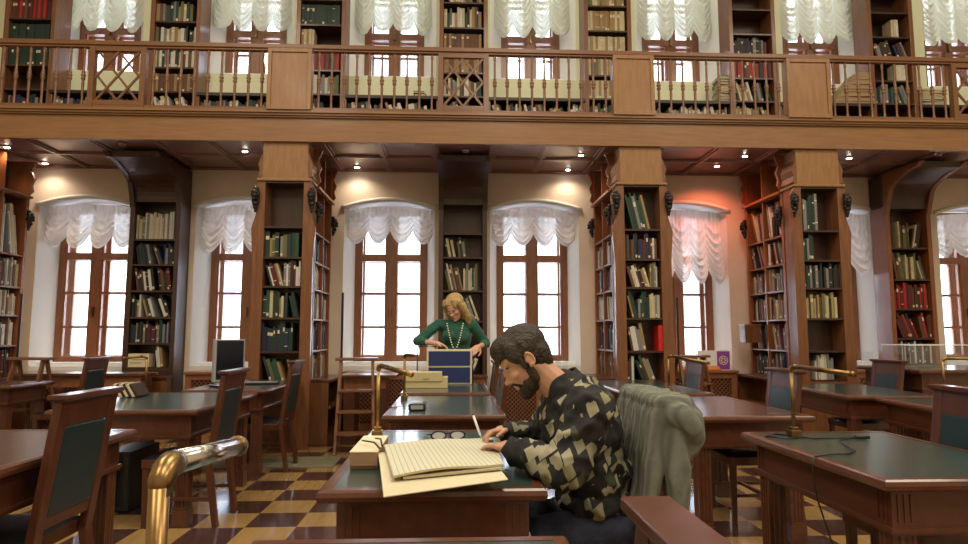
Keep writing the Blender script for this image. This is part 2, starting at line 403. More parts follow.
# gallery floor, fascia, coffered soffit
mb = MB()
mb.box(XL, XR, GY+.02, YW, SOFF+.03, GFLOOR)
UPX = [-5.65, -3.76, -1.83, .1, 2.09, 4.13, 6.13]
CASEX = [-5.85, -3.9, -1.93, .1, 2.17, 4.3, 6.35, 8.3]
for x in sorted(WX+[c+s*.36 for c in CASEX for s in (-1, 1)]):
    if XL < x < XR: mb.box(x-.05, x+.05, GY+.05, YW, SOFF+.012, SOFF+.03); mb.box(x-.018, x+.018, GY+.05, YW, SOFF, SOFF+.012)
for y in (GY+.09, 7.95, YW-.03):
    mb.box(XL, XR, y-.045, y+.045, SOFF+.0125, SOFF+.03); mb.box(XL, XR, y-.018, y+.018, SOFF+.001, SOFF+.0125)
struct('ceiling_gallery', mb, M['soffit_wood'])
mb = MB()
mb.box(XL, XR, GY-.02, GY+.03, SOFF-.02, 3.735)
mb.box(XL, XR, GY-.035, GY+.03, SOFF-.035, SOFF-.01)
mb.box(XL, XR, GY-.045, GY+.03, 3.735, 3.755); mb.box(XL, XR, GY-.065, GY+.03, 3.755, 3.78); mb.box(XL, XR, GY-.085, GY+.1, 3.78, 3.81)
for x in (-3.45, -.9, 1.75, 4.35, 6.1): mb.box(x, x+.006, GY-.0215, GY-.018, SOFF, 3.735)
struct('trim_20', mb, M['gold_wood_h'], bevel=.003)

# balustrade: one thing, every baluster a part
bal = thing('balustrade', 'long honey-brown wooden balustrade along the front edge of the upper gallery', 'balustrade', (0, GY-.03, 3.81))
R_ = lambda mb, name, m, **k: mb.build(name, m, bal, off=(0, GY-.03, 3.81), **k)
R_(MB().box(XL, XR, GY-.075, GY+.015, 4.545, 4.60).box(XL, XR, GY-.06, GY, 4.52, 4.545), 'handrail', M['rail_wood'], bevel=.008)
R_(MB().box(XL, XR, GY-.06, GY, 3.81, 3.85), 'base_rail', M['rail_wood'], bevel=.004)
ped = [(-2.16, -1.66), (1.84, 2.33), (3.93, 4.46)]
lat = [(-4.17, -3.54), (-.21, .38), (5.99, 6.6)]
for a, b in ped:
    mb = MB(); mb.box(a, b, GY-.09, GY+.02, 3.81, 4.535)
    for q in ((a, a+.045), (b-.045, b)): mb.box(q[0], q[1], GY-.105, GY-.09, 3.81, 4.535)
    mb.box(a+.045, b-.045, GY-.105, GY-.09, 3.81, 3.86); mb.box(a+.045, b-.045, GY-.105, GY-.09, 4.49, 4.535)
    R_(mb, 'pedestal_panel', M['gold_wood'], bevel=.003)
for a, b in lat:
    mb = MB()
    for q in ((a, a+.06), (b-.06, b)): mb.box(q[0], q[1], GY-.07, GY, 3.81, 4.53)
    mb.box(a+.06, b-.06, GY-.06, GY-.01, 3.85, 3.90); mb.box(a+.06, b-.06, GY-.06, GY-.01, 4.48, 4.53)
    x0, x1, z0, z1 = a+.06, b-.06, 3.90, 4.48; w = x1-x0; h = z1-z0
    def dia(p, q, yy): mb.bar((p[0], yy, p[1]), (q[0], yy, q[1]), .024, .016, up=(0, 1, 0))
    for k in (-.5, 0, .5):
        pass
    for s, yy in ((1, GY-.042), (-1, GY-.028)):
        for c in (-.5, 0., .5):    # lines x = u, z = (u+c)*... clipped
            pts = []
            for u in [i/60 for i in range(61)]:
                zz = (u*1.0-.5)*1.0*(w/h)*1.25+.5+c
                if 0 <= zz <= 1: pts.append((u, zz))
            if len(pts) > 3:
                p, q = pts[0], pts[-1]
                X = lambda u: x0+w*u if s > 0 else x1-w*u
                dia((X(p[0]), z0+h*p[1]), (X(q[0]), z0+h*q[1]), yy)
    R_(mb, 'lattice_panel', M['rail_wood'])
prof = [(.019, 0), (.019, .03), (.013, .05), (.012, .1), (.0145, .2), (.016, .27), (.012, .30), (.024, .325), (.024, .335), (.013, .345), (.026, .36), (.026, .372), (.013, .385), (.022, .4), (.013, .42), (.013, .5), (.011, .62), (.017, .65), (.012, .665), (.017, .68), (.017, .70)]
bm0 = MB().lathe(prof, 10).mesh('baluster', M['rail_wood'], True)
spans = sorted(ped+lat); cur = XL+.05; segs = []
for a, b in spans: segs.append((cur, a)); cur = b
segs.append((cur, XR))
for a, b in segs:
    n = max(1, round((b-a)/.152)); st = (b-a)/n
    for k in range(n):
        x = a+st*(k+.5)
        if abs(x) > 7.0: continue
        o = bpy.data.objects.new('baluster', bm0); COL.objects.link(o); o.parent = bal; o.location = (x, 0, .02)

# ------------------------------------------------------------------ curtains
ORD = ['first', 'second', 'third', 'fourth', 'fifth', 'sixth', 'seventh', 'eighth', 'ninth', 'tenth', 'eleventh', 'twelfth', 'thirteenth', 'fourteenth', 'fifteenth', 'sixteenth', 'seventeenth', 'eighteenth', 'nineteenth', 'twentieth', 'twenty-first', 'twenty-second', 'twenty-third', 'twenty-fourth', 'twenty-fifth', 'twenty-sixth', 'twenty-seventh', 'twenty-eighth', 'twenty-ninth', 'thirtieth']
def curtain(x, hw, ztop, arch, zbot, n, label, m, group, seed, K=6, pin=.35, y=YW+.15):
    r = random.Random(seed); jit = [r.uniform(-.06, .06) for _ in range(n+1)]; lift = [r.uniform(-.04, .04) for _ in range(n+1)]; lift[0] = lift[-1] = -.06
    def fn(u, v):
        k = min(int(u*n), n-1); t = u*n-k
        sag = math.sin(PI*t)**.8
        cx = u+(jit[k]*(1-t)+jit[k+1]*t)*.12*v
        top = ztop+arch*(1-(2*u-1)**2)
        cordz = zbot+.19+.16*(lift[k]*(1-t)+lift[k+1]*t)
        z = top-(top-cordz)*v-(.19+jit[k]*.3)*sag*v**1.5
        ph = K*(v**1.35-.42*sag*v*(1.15-v))+jit[k]*3
        ridge = 1-abs(math.sin(PI*ph))
        amp = (.016+.095*v)*(.3+.7*sag)
        pleat = (1-.75*v)*.013*math.sin(2*PI*u*n*4.5+3*noise.noise(Vector((u*9, v*2.5, seed))))
        wob = .012*noise.noise(Vector((u*16+seed, v*9, seed)))
        return (x-hw+2*hw*cx, y-amp*ridge-pleat-wob-.07*sag*v*v, z)
    mb = MB().grid(fn, 96, 84)
    o = mb.build('curtain', m, None, True, loc=(x, y, zbot))
    return tag(o, label, 'curtain', group)
low = [('first from the left', 3.02, 2.42, .055, 4), ('second from the left, partly behind the left pillar', 3.02, 2.36, .055, 4), ('left of the blonde woman', 3.02, 2.50, .06, 4),
       ('between the blonde woman and the middle pillar', 3.02, 2.47, .06, 4), ('right of the middle pillar, hanging lowest', 3.02, 1.98, .05, 5),
       ('narrow strip seen right of the right pillar', 3.0, 2.10, .05, 4), ('at the right edge', 3.0, 2.35, .05, 4)]
for i, (d, zt, zb, ar, n) in enumerate(low):
    curtain(WX[i], .615, zt-.04, ar, zb, n, 'scalloped sheer ivory curtain downstairs, '+d, M['curtain'], 'ground floor scalloped curtains', i+1, K=5 if i != 4 else 8)
upd = ['first from the left', 'second from the left', 'third from the left', 'fourth, middle of the row', 'fifth from the left', 'sixth from the left', 'last at the right edge']
for i, d in enumerate(upd):
    curtain(WX[i], .56, 7.0, .05, 5.53 if i else 5.48, 4, 'ruched pale green-white upstairs curtain above gallery rail, '+d, M['curtain_up'], 'upstairs ruched curtains', 20+i, K=11, y=YW+.15)

# ------------------------------------------------------------------ books
PAL = {'dark green': (.012, .036, .024), 'green': (.018, .070, .036), 'teal': (.015, .10, .10), 'olive': (.13, .13, .05), 'brown': (.13, .055, .022), 'tan': (.33, .21, .09),
       'dark brown': (.04, .02, .013), 'maroon': (.10, .013, .013), 'red': (.42, .015, .015), 'navy': (.015, .022, .08), 'blue': (.03, .07, .22), 'black': (.012, .012, .014),
       'white': (.66, .63, .56), 'cream': (.58, .50, .31), 'grey': (.22, .22, .21), 'yellow': (.38, .31, .13)}
for k, c in PAL.items(): M['bk_'+k] = mat('book_cloth_'+k.replace(' ', '_'), c, .6, noise_amt=.35, nscale=12)
M['bk_label'] = mat('spine_label', (.62, .55, .38), .6)
def book_mb(mb, T, mats, style):
    """unit book, spine at y=0, thickness along x; mats = (cover, pages, label) indices"""
    c, p, l = mats
    mb.box(0, 1, 0, .06, 0, 1, c, T)
    mb.box(0, .10, .06, 1, 0, 1, c, T); mb.box(.90, 1, .06, 1, 0, 1, c, T)
    mb.box(.10, .90, .06, .96, .015, .975, p, T)
    if style == 1: mb.box(.1, .9, -.006, 0, .68, .82, l, T)
    if style == 2: mb.box(.02, .98, -.005, 0, .80, .83, l, T); mb.box(.02, .98, -.005, 0, .20, .23, l, T)
    if style == 3: mb.box(.15, .85, -.006, 0, .06, .17, l, T)
_bm = {}
def book_mesh(col, style):
    if (col, style) not in _bm:
        mb = MB(); book_mb(mb, None, (0, 1, 2), style)
        _bm[(col, style)] = mb.mesh('book', [M['bk_'+col], M['paper'], M['bk_label']])
    return _bm[(col, style)]
BOOKS = []     # (matrix, colour, style, label, group)
SETS = {'mix': ['dark green', 'white', 'brown', 'cream', 'maroon', 'grey', 'black', 'tan', 'dark brown', 'green'],
        'green': ['dark green', 'green', 'grey', 'olive', 'dark green', 'cream', 'dark green', 'tan'],
        'gset': ['dark green'], 'bset': ['brown', 'brown', 'tan'], 'rset': ['maroon', 'brown', 'maroon', 'red'], 'cset': ['cream', 'tan', 'cream'], 'wset': ['white', 'cream', 'white', 'grey'],
        'tset': ['tan', 'tan', 'cream', 'olive'], 'dark': ['black', 'dark brown', 'dark green', 'maroon', 'navy', 'grey'], 'red': ['maroon', 'red', 'maroon', 'brown', 'red', 'maroon', 'dark green'],
        'yel': ['yellow', 'brown', 'olive', 'dark brown', 'cream'], 'light': ['white', 'cream', 'grey', 'white', 'tan', 'brown'], 'blue': ['navy', 'navy', 'black', 'brown', 'white', 'maroon'],
        'pink': ['grey', 'white', 'brown', 'maroon', 'tan', 'grey', 'black', 'cream'], 'wg': ['cream', 'dark green', 'white', 'olive', 'grey', 'brown', 'white', 'black', 'tan'], 'slate': ['grey', 'black', 'teal', 'dark green', 'grey', 'cream']}
def fill(MW, x0, x1, z, hgt, pal, where, group, lean=0, full=1., th=(.015, .036), depth=.2, uniform=False, yf=.03, seed=None, start=0.):
    """a row of books on one shelf, in the local frame of its case (front = -y)"""
    r = random.Random(seed if seed is not None else hash_s(where)); w = x1-x0; x = x0+.006+start*w; xe = x0+w*full-.004; n = 0
    cols = SETS[pal]; uh = r.uniform(.80, .9)
    mode_left = 0; ang = 0
    rows = []
    while True:
        if mode_left <= 0:
            mode_left = r.randint(3, 8)
            ang = 0
            if lean and r.random() < (.75 if abs(lean) == 1 else .4): ang = math.radians(r.uniform(7, 22))*(1 if lean > 0 else -1)
            if ang: x += .012
            prev = None
        t = r.uniform(*th); h = hgt*(uh if uniform else r.uniform(.66, .95)); d = depth*(.9 if uniform else r.uniform(.7, 1.0))
        if uniform: t = sum(th)/2
        adv = t/math.cos(ang)
        ext = h*math.sin(abs(ang)) if ang else 0
        if ang > 0:        # leans towards the left: its foot is out to the right
            foot = x+ext if prev is None else x
            if prev is None: x = foot
            if x+adv > xe: break
            T = Matrix.Translation((x, yf+r.uniform(0, .015), z+.001)) @ Matrix.Rotation(-ang, 4, 'Y')
            # rotation about the lower-left corner; lifts nothing
        elif ang < 0:
            if x+adv+ext > xe: break
            T = Matrix.Translation((x, yf+r.uniform(0, .015), z+.001+0*t)) @ Matrix.Translation((t/math.cos(ang)*0, 0, t*math.sin(abs(ang)))) @ Matrix.Rotation(-ang, 4, 'Y')
        else:
            if x+t > xe: break
            T = Matrix.Translation((x, yf+r.uniform(0, .02), z+.001))
        if ang > 0: T = Matrix.Translation((0, 0, 0)) @ T
        rows.append((T, t, h, d, ang, r.choice(cols), r.choice((0, 0, 0, 1, 2, 3)))); prev = 1
        x += adv+.0008; mode_left -= 1
        if mode_left <= 0:
            if ang < 0: x += ext*.9+.01
            elif r.random() < .08 and not uniform: x += r.uniform(.015, .035)
    if group:
        cdesc = {1: 'leaning ', -1: 'leaning '}
        for i, (T, t, h, d, a, c, s) in enumerate(rows):
            BOOKS.append((MW @ T @ Matrix.Diagonal((t, d, h, 1)), c, s, '%s book, %s from %s on %s' % (c, ORD[min(i, 29)], 'left', where), group))
def hash_s(s):
    h = 7
    for ch in s: h = (h*131+ord(ch)) & 0xffffff
    return h

# ------------------------------------------------------------------ bookcases
def bookcase(label, loc, rz, w, d, zs, top, m_side, m_in, name='bookcase', cols=1, base=True, stile=.035, group=None, face=None, m_shelf=None, canopy=False, head=None):
    """front at local y=0, facing -y; zs = heights of the boards from the floor of the case, ends with the top board"""
    r = thing(name, label, 'bookcase', loc, rz, group)
    for a in (0, w-stile):
        MB().box(a, a+stile, 0, d, 0, top).build('side_panel', m_side, r, bevel=.003)
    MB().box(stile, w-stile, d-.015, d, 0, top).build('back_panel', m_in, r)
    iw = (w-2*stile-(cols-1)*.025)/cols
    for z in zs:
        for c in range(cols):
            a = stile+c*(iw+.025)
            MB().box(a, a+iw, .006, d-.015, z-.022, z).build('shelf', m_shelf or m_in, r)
    for c in range(1, cols):
        a = stile+c*iw+(c-1)*.025
        MB().box(a, a+.025, 0, d-.015, min(zs), top).build('divider', m_side, r)
    if base:
        z0 = min(zs)-.022
        MB().box(stile, w-stile, .004, d-.015, 0, z0).box(stile+.05, w-stile-.05, -.004, .004, .1, z0-.07).build('base_panel', m_side, r, bevel=.003)
    return r, iw, stile
ornm = MB()
for (x, y, z, a, b, c) in ((0, 0, 0, .045, .05, .05), (0, -.035, .02, .035, .035, .035), (0, -.04, -.02, .025, .035, .02), (0, -.01, .06, .05, .045, .035), (.03, -.02, .035, .02, .02, .03), (-.03, -.02, .035, .02, .02, .03),
                           (0, -.01, -.07, .035, .035, .035), (0, 0, -.11, .025, .028, .03), (0, .005, -.145, .018, .018, .025), (.025, 0, -.04, .02, .02, .03), (-.025, 0, -.04, .02, .02, .03), (0, .01, .10, .035, .03, .03)):
    ornm.ell((x, y, z), (a, b, c), nu=10, nv=7)
orn_mesh = ornm.mesh('carved_ornament', M['iron'], True)
def ornament(root, lx, ly, z, rz=0, s=1.):
    o = bpy.data.objects.new('carved_ornament', orn_mesh); COL.objects.link(o); o.parent = root; o.location = (lx, ly, z); o.rotation_euler = (0, 0, rz); o.scale = (s, s, s)

PZ = [.735, 1.07, 1.445, 1.80, 2.13, 2.48]       # pillar boards
def pillar(x0, x1, label_f, tagf, fills, shift=0):
    w = x1-x0
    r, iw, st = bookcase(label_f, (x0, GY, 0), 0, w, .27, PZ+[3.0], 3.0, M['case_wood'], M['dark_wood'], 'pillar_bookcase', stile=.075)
    # head block with scrolled cheeks
    mb = MB().box(.035, w-.035, 0.004, .3, 3.03, SOFF-.03)
    mb.box(-.02, w+.02, -.02, .3, 3.0, 3.03)
    mb.build('head_block', M['gold_wood'], r, bevel=.004)
    for s in (0, 1):
        sc_ = [(0, 3.03), (.05, 3.06), (.035, 3.13), (.055, 3.2), (.03, 3.27), (.0, 3.33), (-.03, 3.40), (-.035, SOFF-.03)]
        pl = [(.035-(p[0]), p[1]) for p in sc_] if s == 0 else [(w-.035+p[0], p[1]) for p in sc_]
        pl = pl + ([(.08, SOFF-.03), (.08, 3.03)] if s == 0 else [(w-.08, SOFF-.03), (w-.08, 3.03)])
        MB().prism(pl, 1, .01, .28).build('scroll_cheek', M['case_wood'], r)
        # tapered outer pilaster strip under the ornament
        q = [(0, 0), (-.05, 0), (-.045, 2.1), (-.07, 2.45), (-.02, 2.62), (-.05, 2.9), (0, 3.0)] if s == 0 else [(w, 0), (w+.05, 0), (w+.045, 2.1), (w+.07, 2.45), (w+.02, 2.62), (w+.05, 2.9), (w, 3.0)]
        MB().prism(q, 1, .0, .05).build('pilaster_strip', M['case_wood'], r)
        ornament(r, -.025 if s == 0 else w+.025, -.02, 2.80, 0)
    MW = Matrix.Translation((x0, GY, 0))
    for k, f in enumerate(fills):
        if f: 
            hh = ([.32, .35, .33, .31, .33, .5])[k]
            fill(MW, st, st+iw, PZ[k], hh, f[0], '%s shelf up, %s' % (ORD[k], tagf), 'books on the front of the '+tagf.split(',')[0], f[1], f[2], depth=.2, start=f[3] if len(f) > 3 else 0., th=f[4] if len(f) > 4 else (.016, .036))
    return r
pillar(-2.24, -1.66, 'tall honey and cherry bookcase pillar left of centre, carved lion ornaments at its top', 'left pillar front',
       [('green', 1, 1.), ('dark', 2, 1.), ('green', 2, 1.), ('mix', 2, 1.), ('green', 0, 1., .0, (.022, .055)), None])
pillar(1.89, 2.46, 'tall bookcase pillar right behind the seated man, red binder on its shelves', 'middle pillar front',
       [('mix', 1, .98), ('light', 1, .68), ('green', 2, 1.), ('wg', 1, 1.), ('blue', 0, .95), ('green', 1, 1.)])
pillar(4.01, 4.60, 'tall bookcase pillar right of centre with half-empty upper shelves', 'right pillar front',
       [('wset', 0, .75, .2), ('dark', 1, .25), ('yel', 0, .95), ('dark', 0, 1.), ('green', 0, .36), ('green', 0, .48)])
# wings: side-facing cases between pillar and back wall
def wing(label, face, x, y0, y1, zs, tagf, fills, cols=2, m_side=None, counter=True, group=None):
    """face=+1 looks towards +X, -1 towards -X; x = face plane"""
    w = y1-y0; d = .27
    if face > 0: loc = (x, y0, 0); rz = PI/2
    else: loc = (x, y1, 0); rz = -PI/2
    ms = m_side or M['orange_wood']
    r, iw, st = bookcase(label, loc, rz, w, d, zs+[3.0], SOFF-.03, ms, M['dark_wood'], 'side_bookcase', cols, stile=.05, m_shelf=M['case_wood'])
    MB().box(-.0, w, -.04, .0, 2.985, 3.015).build('cornice', ms, r)
    for a in (.025, w-.025): ornament(r, a, -.03, 2.72, 0, .9)
    far = w if face > 0 else 0
    for sgn in (0, 1):
        xx = 0 if sgn == 0 else w-.04
        pl = [(-.0, 3.03), (-.05, 3.08), (-.03, 3.16), (-.06, 3.24), (-.02, 3.33), (-.07, SOFF-.03), (0, SOFF-.03)]
        MB().prism(pl, 0, xx, xx+.04).build('scroll_cheek', ms, r)
    if counter:
        MB().box(.0, w, -.22, .0, .70, .735).build('counter_top', M['desk_wood'], r, bevel=.004)
        mb = MB(); mb.box(0, .03, -.20, 0, 0, .70); mb.box(w-.03, w, -.20, 0, 0, .70); mb.box(.03, w-.03, -.2, 0, .0, .08); mb.box(.03, w-.03, -.2, 0, .38, .4)
        mb.build('counter_cabinet', M['case_wood'], r)
    MW = Matrix.Translation(loc) @ Matrix.Rotation(rz, 4, 'Z')
    for k, f in enumerate(fills):
        if not f: continue
        zz = sorted(zs)[k]; nxt = (sorted(zs)+[3.0])[k+1]
        for c in range(cols):
            ff = f[c] if isinstance(f[0], tuple) else f
            if not ff: continue
            a = st+c*(iw+.025)
            nm = ('%s column' % ('near' if (c == 0) == (face > 0) else 'far'))
            fill(MW, a, a+iw, zz, nxt-zz-.02, ff[0], '%s shelf up, %s, %s' % (ORD[k], nm, tagf), 'books in the '+tagf, ff[1], ff[2], depth=.2, th=(.016, .036))
    return r
wing('side bookcase running back from the left pillar to the window wall', 1, -1.66, 7.50, 8.5, PZ, 'left pillar side',
     [('wg', 0, 1.), ('dark', 0, 1.), ('wg', 0, 1.), ('light', 2, .9), ('dark', 0, .95), ('dark', 1, .5)], group=None)
wing('side bookcase running back from the middle pillar beside the man\'s head', -1, 1.89, 7.50, 8.5, PZ, 'middle pillar side',
     [('bset', 0, .95), ('dark', 0, 1.), ('light', 2, .9), ('blue', 0, 1.), ('light', 0, .6), None])
wing('wide side bookcase below the red glow, running back from the right pillar', -1, 4.01, 7.50, 8.5, PZ, 'right pillar side',
     [('dark', 0, 1.), ('pink', 1, .95), ('pink', 0, .9), ('pink', 0, .9), ('pink', 2, 1.), ('pink', 1, .9)])
wing('side bookcase cut off by the left edge of the picture', 1, -5.45, 7.3, 8.25, [.735, 1.13, 1.50, 1.85, 2.25], 'far left case',
     [('dark', 0, 1.), ('light', 0, 1.), ('light', 0, 1.), ('light', 0, 1.), ('wset', 2, .9)])
wing('side bookcase on the unseen far face of the right pillar', 1, 4.60, 7.50, 8.24, PZ, 'right pillar far side', [None]*6, counter=False)

def wallcase(label, xc, zs, tagf, fills, heavy=False, w=.64):
    x0 = xc-w/2
    r, iw, st = bookcase(label, (x0, 8.32, 0), 0, w, .32, zs+[3.0], 3.0, M['orange_wood'] if heavy else M['dark_wood'], M['dark_wood'], 'wall_bookcase', stile=.06)
    # curved canopy rising to the coffered ceiling
    pl = [(.31, 3.0), (0, 3.0)]
    for k in range(13):
        t = k/12*PI/2; pl.append((0-.62*(1-math.cos(t)), 3.0+.40*math.sin(t)))
    pl += [(-.66, SOFF-.03), (.31, SOFF-.03)]
    MB().prism(pl, 0, 0, w).build('canopy', M['dark_wood'], r)
    for s in (0, w-.05):
        p2 = [(-.01, 2.9), (-.04, 3.02)]+[(a-.03-.02*math.sin(i*.9), b) for i, (a, b) in enumerate(pl[2:-2])]+[(-.72, SOFF-.04), (-.6, SOFF-.03), (.02, SOFF-.03), (.02, 2.9)]
        MB().prism(p2, 0, s-.005, s+.055).build('canopy_bracket', M['orange_wood'] if heavy else M['dark_wood'], r)
    MB().box(-.0, w, -.16, .0, .70, .735).build('counter_top', M['desk_wood'], r, bevel=.004)
    MB().box(.01, w-.01, -.14, .0, 0, .70).build('counter_cabinet', M['case_wood'], r)
    MW = Matrix.Translation((x0, 8.32, 0)); zz = sorted(zs)
    for k, f in enumerate(fills):
        if not f: continue
        nxt = (zz+[3.0])[k+1]
        fill(MW, st, st+iw, zz[k], min(.39, nxt-zz[k]-.02), f[0], '%s shelf up, %s' % (ORD[k], tagf), 'books in the '+tagf, f[1], f[2], depth=.22, start=f[3] if len(f) > 3 else 0.)
    return r
wallcase('dark wall bookcase between the two left windows, curved canopy above', -3.9, [.84, 1.15, 1.48, 1.82, 2.16, 2.49], 'left wall case',
         [('light', 1, 1., .6), ('dark', 0, 1.), ('wg', 1, 1.), ('blue', 2, 1.), ('dark', 1, 1.), ('wset', 0, .95)])
wallcase('dark wall bookcase directly behind the blonde woman', .1, [.74, 1.05, 1.435, 1.834, 2.278, 2.617-.02], 'case behind woman',
         [('wg', -1, 1.), ('wg', -1, .9), ('slate', 1, 1.), ('wg', 1, 1.), ('green', 1, .8), None])
r = wallcase('wall bookcase near the right edge with orange-brown left side and arched canopy', 6.21, [.87, 1.209, 1.606, 2.006, 2.439], 'right wall case',
             [('blue', 0, 1.), ('red', 2, 1.), ('red', 0, 1.), ('yel', 1, 1.), ('yel', -1, 1., .25)], heavy=True)

# upstairs: tall cases on the piers, low cases under the windows
UZ = [3.83, 4.12, 4.47, 4.80, 5.15, 5.44, 5.80, 6.15, 6.5]
upf = [(-5.65, [('dark', 0, 1.), ('dark', 0, .9), None, ('gset', 0, 1.), ('gset', 0, 1.), ('rset', 0, 1.), ('rset', 0, 1.)], 'first from the left'),
       (-3.76, [('wset', 0, 1.), ('wg', 1, 1.), ('bset', 0, 1.), ('wg', 0, 1.), ('wg', 0, 1.), ('wg', 0, .9), ('mix', 0, .5)], 'second from the left'),
       (-1.83, [('wg', 1, 1.), ('wg', 1, .8), ('wg', 0, 1.), ('rset', 0, 1.), ('cset', 0, .35), ('gset', 0, 1.), ('cset', 0, 1.)], 'third from the left'),
       (.1, [('light', 2, 1.), ('dark', 1, 1.), ('wg', 0, 1.), ('bset', 0, 1.), ('bset', 0, 1.), ('wg', 0, 1.), ('wg', 1, 1.)], 'fourth, above the woman'),
       (2.09, [('gset', 0, 1.), ('green', 0, 1.), ('cset', 0, .6), ('tset', 0, 1.), ('cset', 0, 1.), ('cset', 0, 1.), ('tset', 0, 1.)], 'fifth, above the middle pillar'),
       (4.13, [('slate', 1, 1.), ('tset', 2, 1.), ('wg', 1, 1.), ('red', 0, 1.), ('dark', 0, .9), None, None], 'sixth from the left'),
       (6.13, [None, ('wset', 0, .2, .4), ('slate', 2, 1.), ('wset', 0, .9, .6), ('dark', 1, 1.), ('wset', 0, .8, .55), None], 'last on the right')]
for xc, fl, d in upf:
    w = .66
    r, iw, st = bookcase('tall honey-brown bookcase upstairs behind the gallery rail, '+d, (xc-w/2, 8.30, GFLOOR), 0, w, .34, [z-GFLOOR for z in UZ], 3.2, M['case_wood'], M['dark_wood'], 'gallery_bookcase', stile=.055, base=False, group='upstairs tall bookcases')
    MW = Matrix.Translation((xc-w/2, 8.30, 0))
    for k, f in enumerate(fl):
        if f: fill(MW, st, st+iw, UZ[k], UZ[k+1]-UZ[k]-.03, f[0], '%s shelf up, %s upstairs case' % (ORD[k], d), 'books upstairs', f[1], f[2], depth=.2, uniform=f[0].endswith('set') and f[1] == 0, th=(.022, .045), start=f[3] if len(f) > 3 else 0.)
lowd = ['dark', 'dark', 'dark', 'light', 'light', 'tset', None, None]
for i, x in enumerate(WX):
    x0, x1 = UPX[i]+.335, (UPX[i+1]-.335 if i < 6 else 8.7)
    w = x1-x0
    r, iw, st = bookcase('low dark-topped bookcase under upstairs window, '+upd[i], (x0, 8.28, GFLOOR), 0, w, .36, [.05, .315], .61, M['case_wood'], M['dark_wood'], 'low_bookcase', stile=.03, base=False, group='upstairs low bookcases')
    MB().box(0, w, -.03, .36, .61, .65).build('top_board', M['black_top'], r)
    MW = Matrix.Translation((x0, 8.28, GFLOOR))
    if i < 5: fill(MW, st, st+iw, .315, .30, ['dark', 'mix', 'wg', 'wg', 'light'][i], 'low upstairs case, '+upd[i], 'books upstairs', 2, 1., depth=.22, th=(.02, .045))
    elif i == 5: fill(MW, st, st+iw, .315, .29, 'slate', 'low upstairs case, '+upd[i], 'books upstairs', 2, .35, depth=.22, th=(.02, .045))

# flat stacks upstairs
def stack(x, y, z, n, w, d, t, cols, label, group, seed, jit=.02, rz=0):
    r = random.Random(seed); zz = z
    for k in range(n):
        tt = r.uniform(*t); ww = w*r.uniform(.85, 1.05); dd = d*r.uniform(.85, 1.)
        mb = MB(); mb.box(-ww/2, ww/2, -dd/2, dd/2, 0, tt*.14, 0); mb.box(-ww/2, ww/2, -dd/2, dd/2, tt*.86, tt, 0); mb.box(-ww/2+.006, ww/2-.006, -dd/2+.005, dd/2-.012, tt*.14, tt*.86, 1)
        mb.box(-ww/2, ww/2, dd/2-.012, dd/2, tt*.14, tt*.86, 0)
        o = mb.build('flat_book', [M['bk_'+r.choice(cols)], M['page_edge']]); o.location = (x+r.uniform(-jit, jit), y, zz+.001); o.rotation_euler = (0, 0, rz+r.uniform(-.12, .12))
        tag(o, '%s, %s from the bottom' % (label, ORD[k]), 'book', group); zz += tt+.001
stack(3.78, 8.47, 4.442, 10, .26, .24, (.03, .045), ['white', 'grey', 'black', 'cream'], 'book flat in white and black pile left of sixth upstairs case', 'flat pile upstairs on low case', 3)
stack(6.72, 8.47, 4.442, 9, .34, .24, (.022, .035), ['white', 'olive', 'cream', 'grey'], 'pale book lying flat, pile near upper right corner', 'pale flat pile upstairs', 4)
stack(-1.2+.7, 8.46, 4.442, 3, .16, .2, (.03, .04), ['brown', 'tan', 'dark brown'], 'brown book lying flat upstairs, left of the lattice above woman', 'small brown flat pile upstairs', 5)
# leaning heap of large yellowed folios
for k in range(13):
    a = math.radians(-27)
    ln = .60-.034*k
    mb = MB().box(0, ln, -.16, .16, 0, .022, 0).box(.004, ln-.004, -.155, .155, .022, .034, 1)
    o = mb.build('folio', [M['kraft'], M['folio']]); o.location = (5.22+.030*k, 8.44, 4.4425+.0352*k); o.rotation_euler = (0, 0, rnd.uniform(-.05, .05))
    tag(o, 'large yellowed folio in the slanting heap upstairs, %s from the bottom' % ORD[k], 'folio', 'heap of yellowed folios')

# ------------------------------------------------------------------ radiator covers with lattice
for i, x in enumerate(WX):
    r = thing('radiator_cover', 'latticed radiator cover below window, '+low[i][0].replace(', hanging lowest', ''), 'radiator cover', (x, 8.3, 0), group='radiator covers')
    hw = .52
    mb = MB(); mb.box(-hw, -hw+.08, 0, .05, 0, .75); mb.box(hw-.08, hw, 0, .05, 0, .75); mb.box(-hw+.08, hw-.08, 0, .05, 0, .12); mb.box(-hw+.08, hw-.08, 0, .05, .68, .75); mb.box(-.04, .04, 0, .05, .12, .68)
    mb.build('frame', M['window_wood'], r, bevel=.003)
    MB().box(-hw-.02, hw+.02, -.03, .345, .75, .785).build('top_board', M['window_wood'], r, bevel=.006)
    MB().box(-hw+.02, hw-.02, .10, .12, .05, .74).build('dark_backing', M['black_top'], r)  # near-black sheet put in for the shade behind the lattice
    for a, b in ((-hw+.08, -.04), (.04, hw-.08)):
        mb = MB(); st = .055; W_ = b-a; H_ = .56
        k = -H_
        while k < W_:
            p = (max(k, 0), max(-k, 0)); L_ = min(W_-p[0], H_-p[1])
            if L_ > .01:
                mb.bar((a+p[0], .02, .12+p[1]), (a+p[0]+L_, .02, .12+p[1]+L_), .010, .008, up=(0, 1, 0))
                mb.bar((b-p[0], .028, .12+p[1]), (b-p[0]-L_, .028, .12+p[1]+L_), .010, .008, up=(0, 1, 0))
            k += st
        mb.build('lattice_panel', M['window_wood'], r)

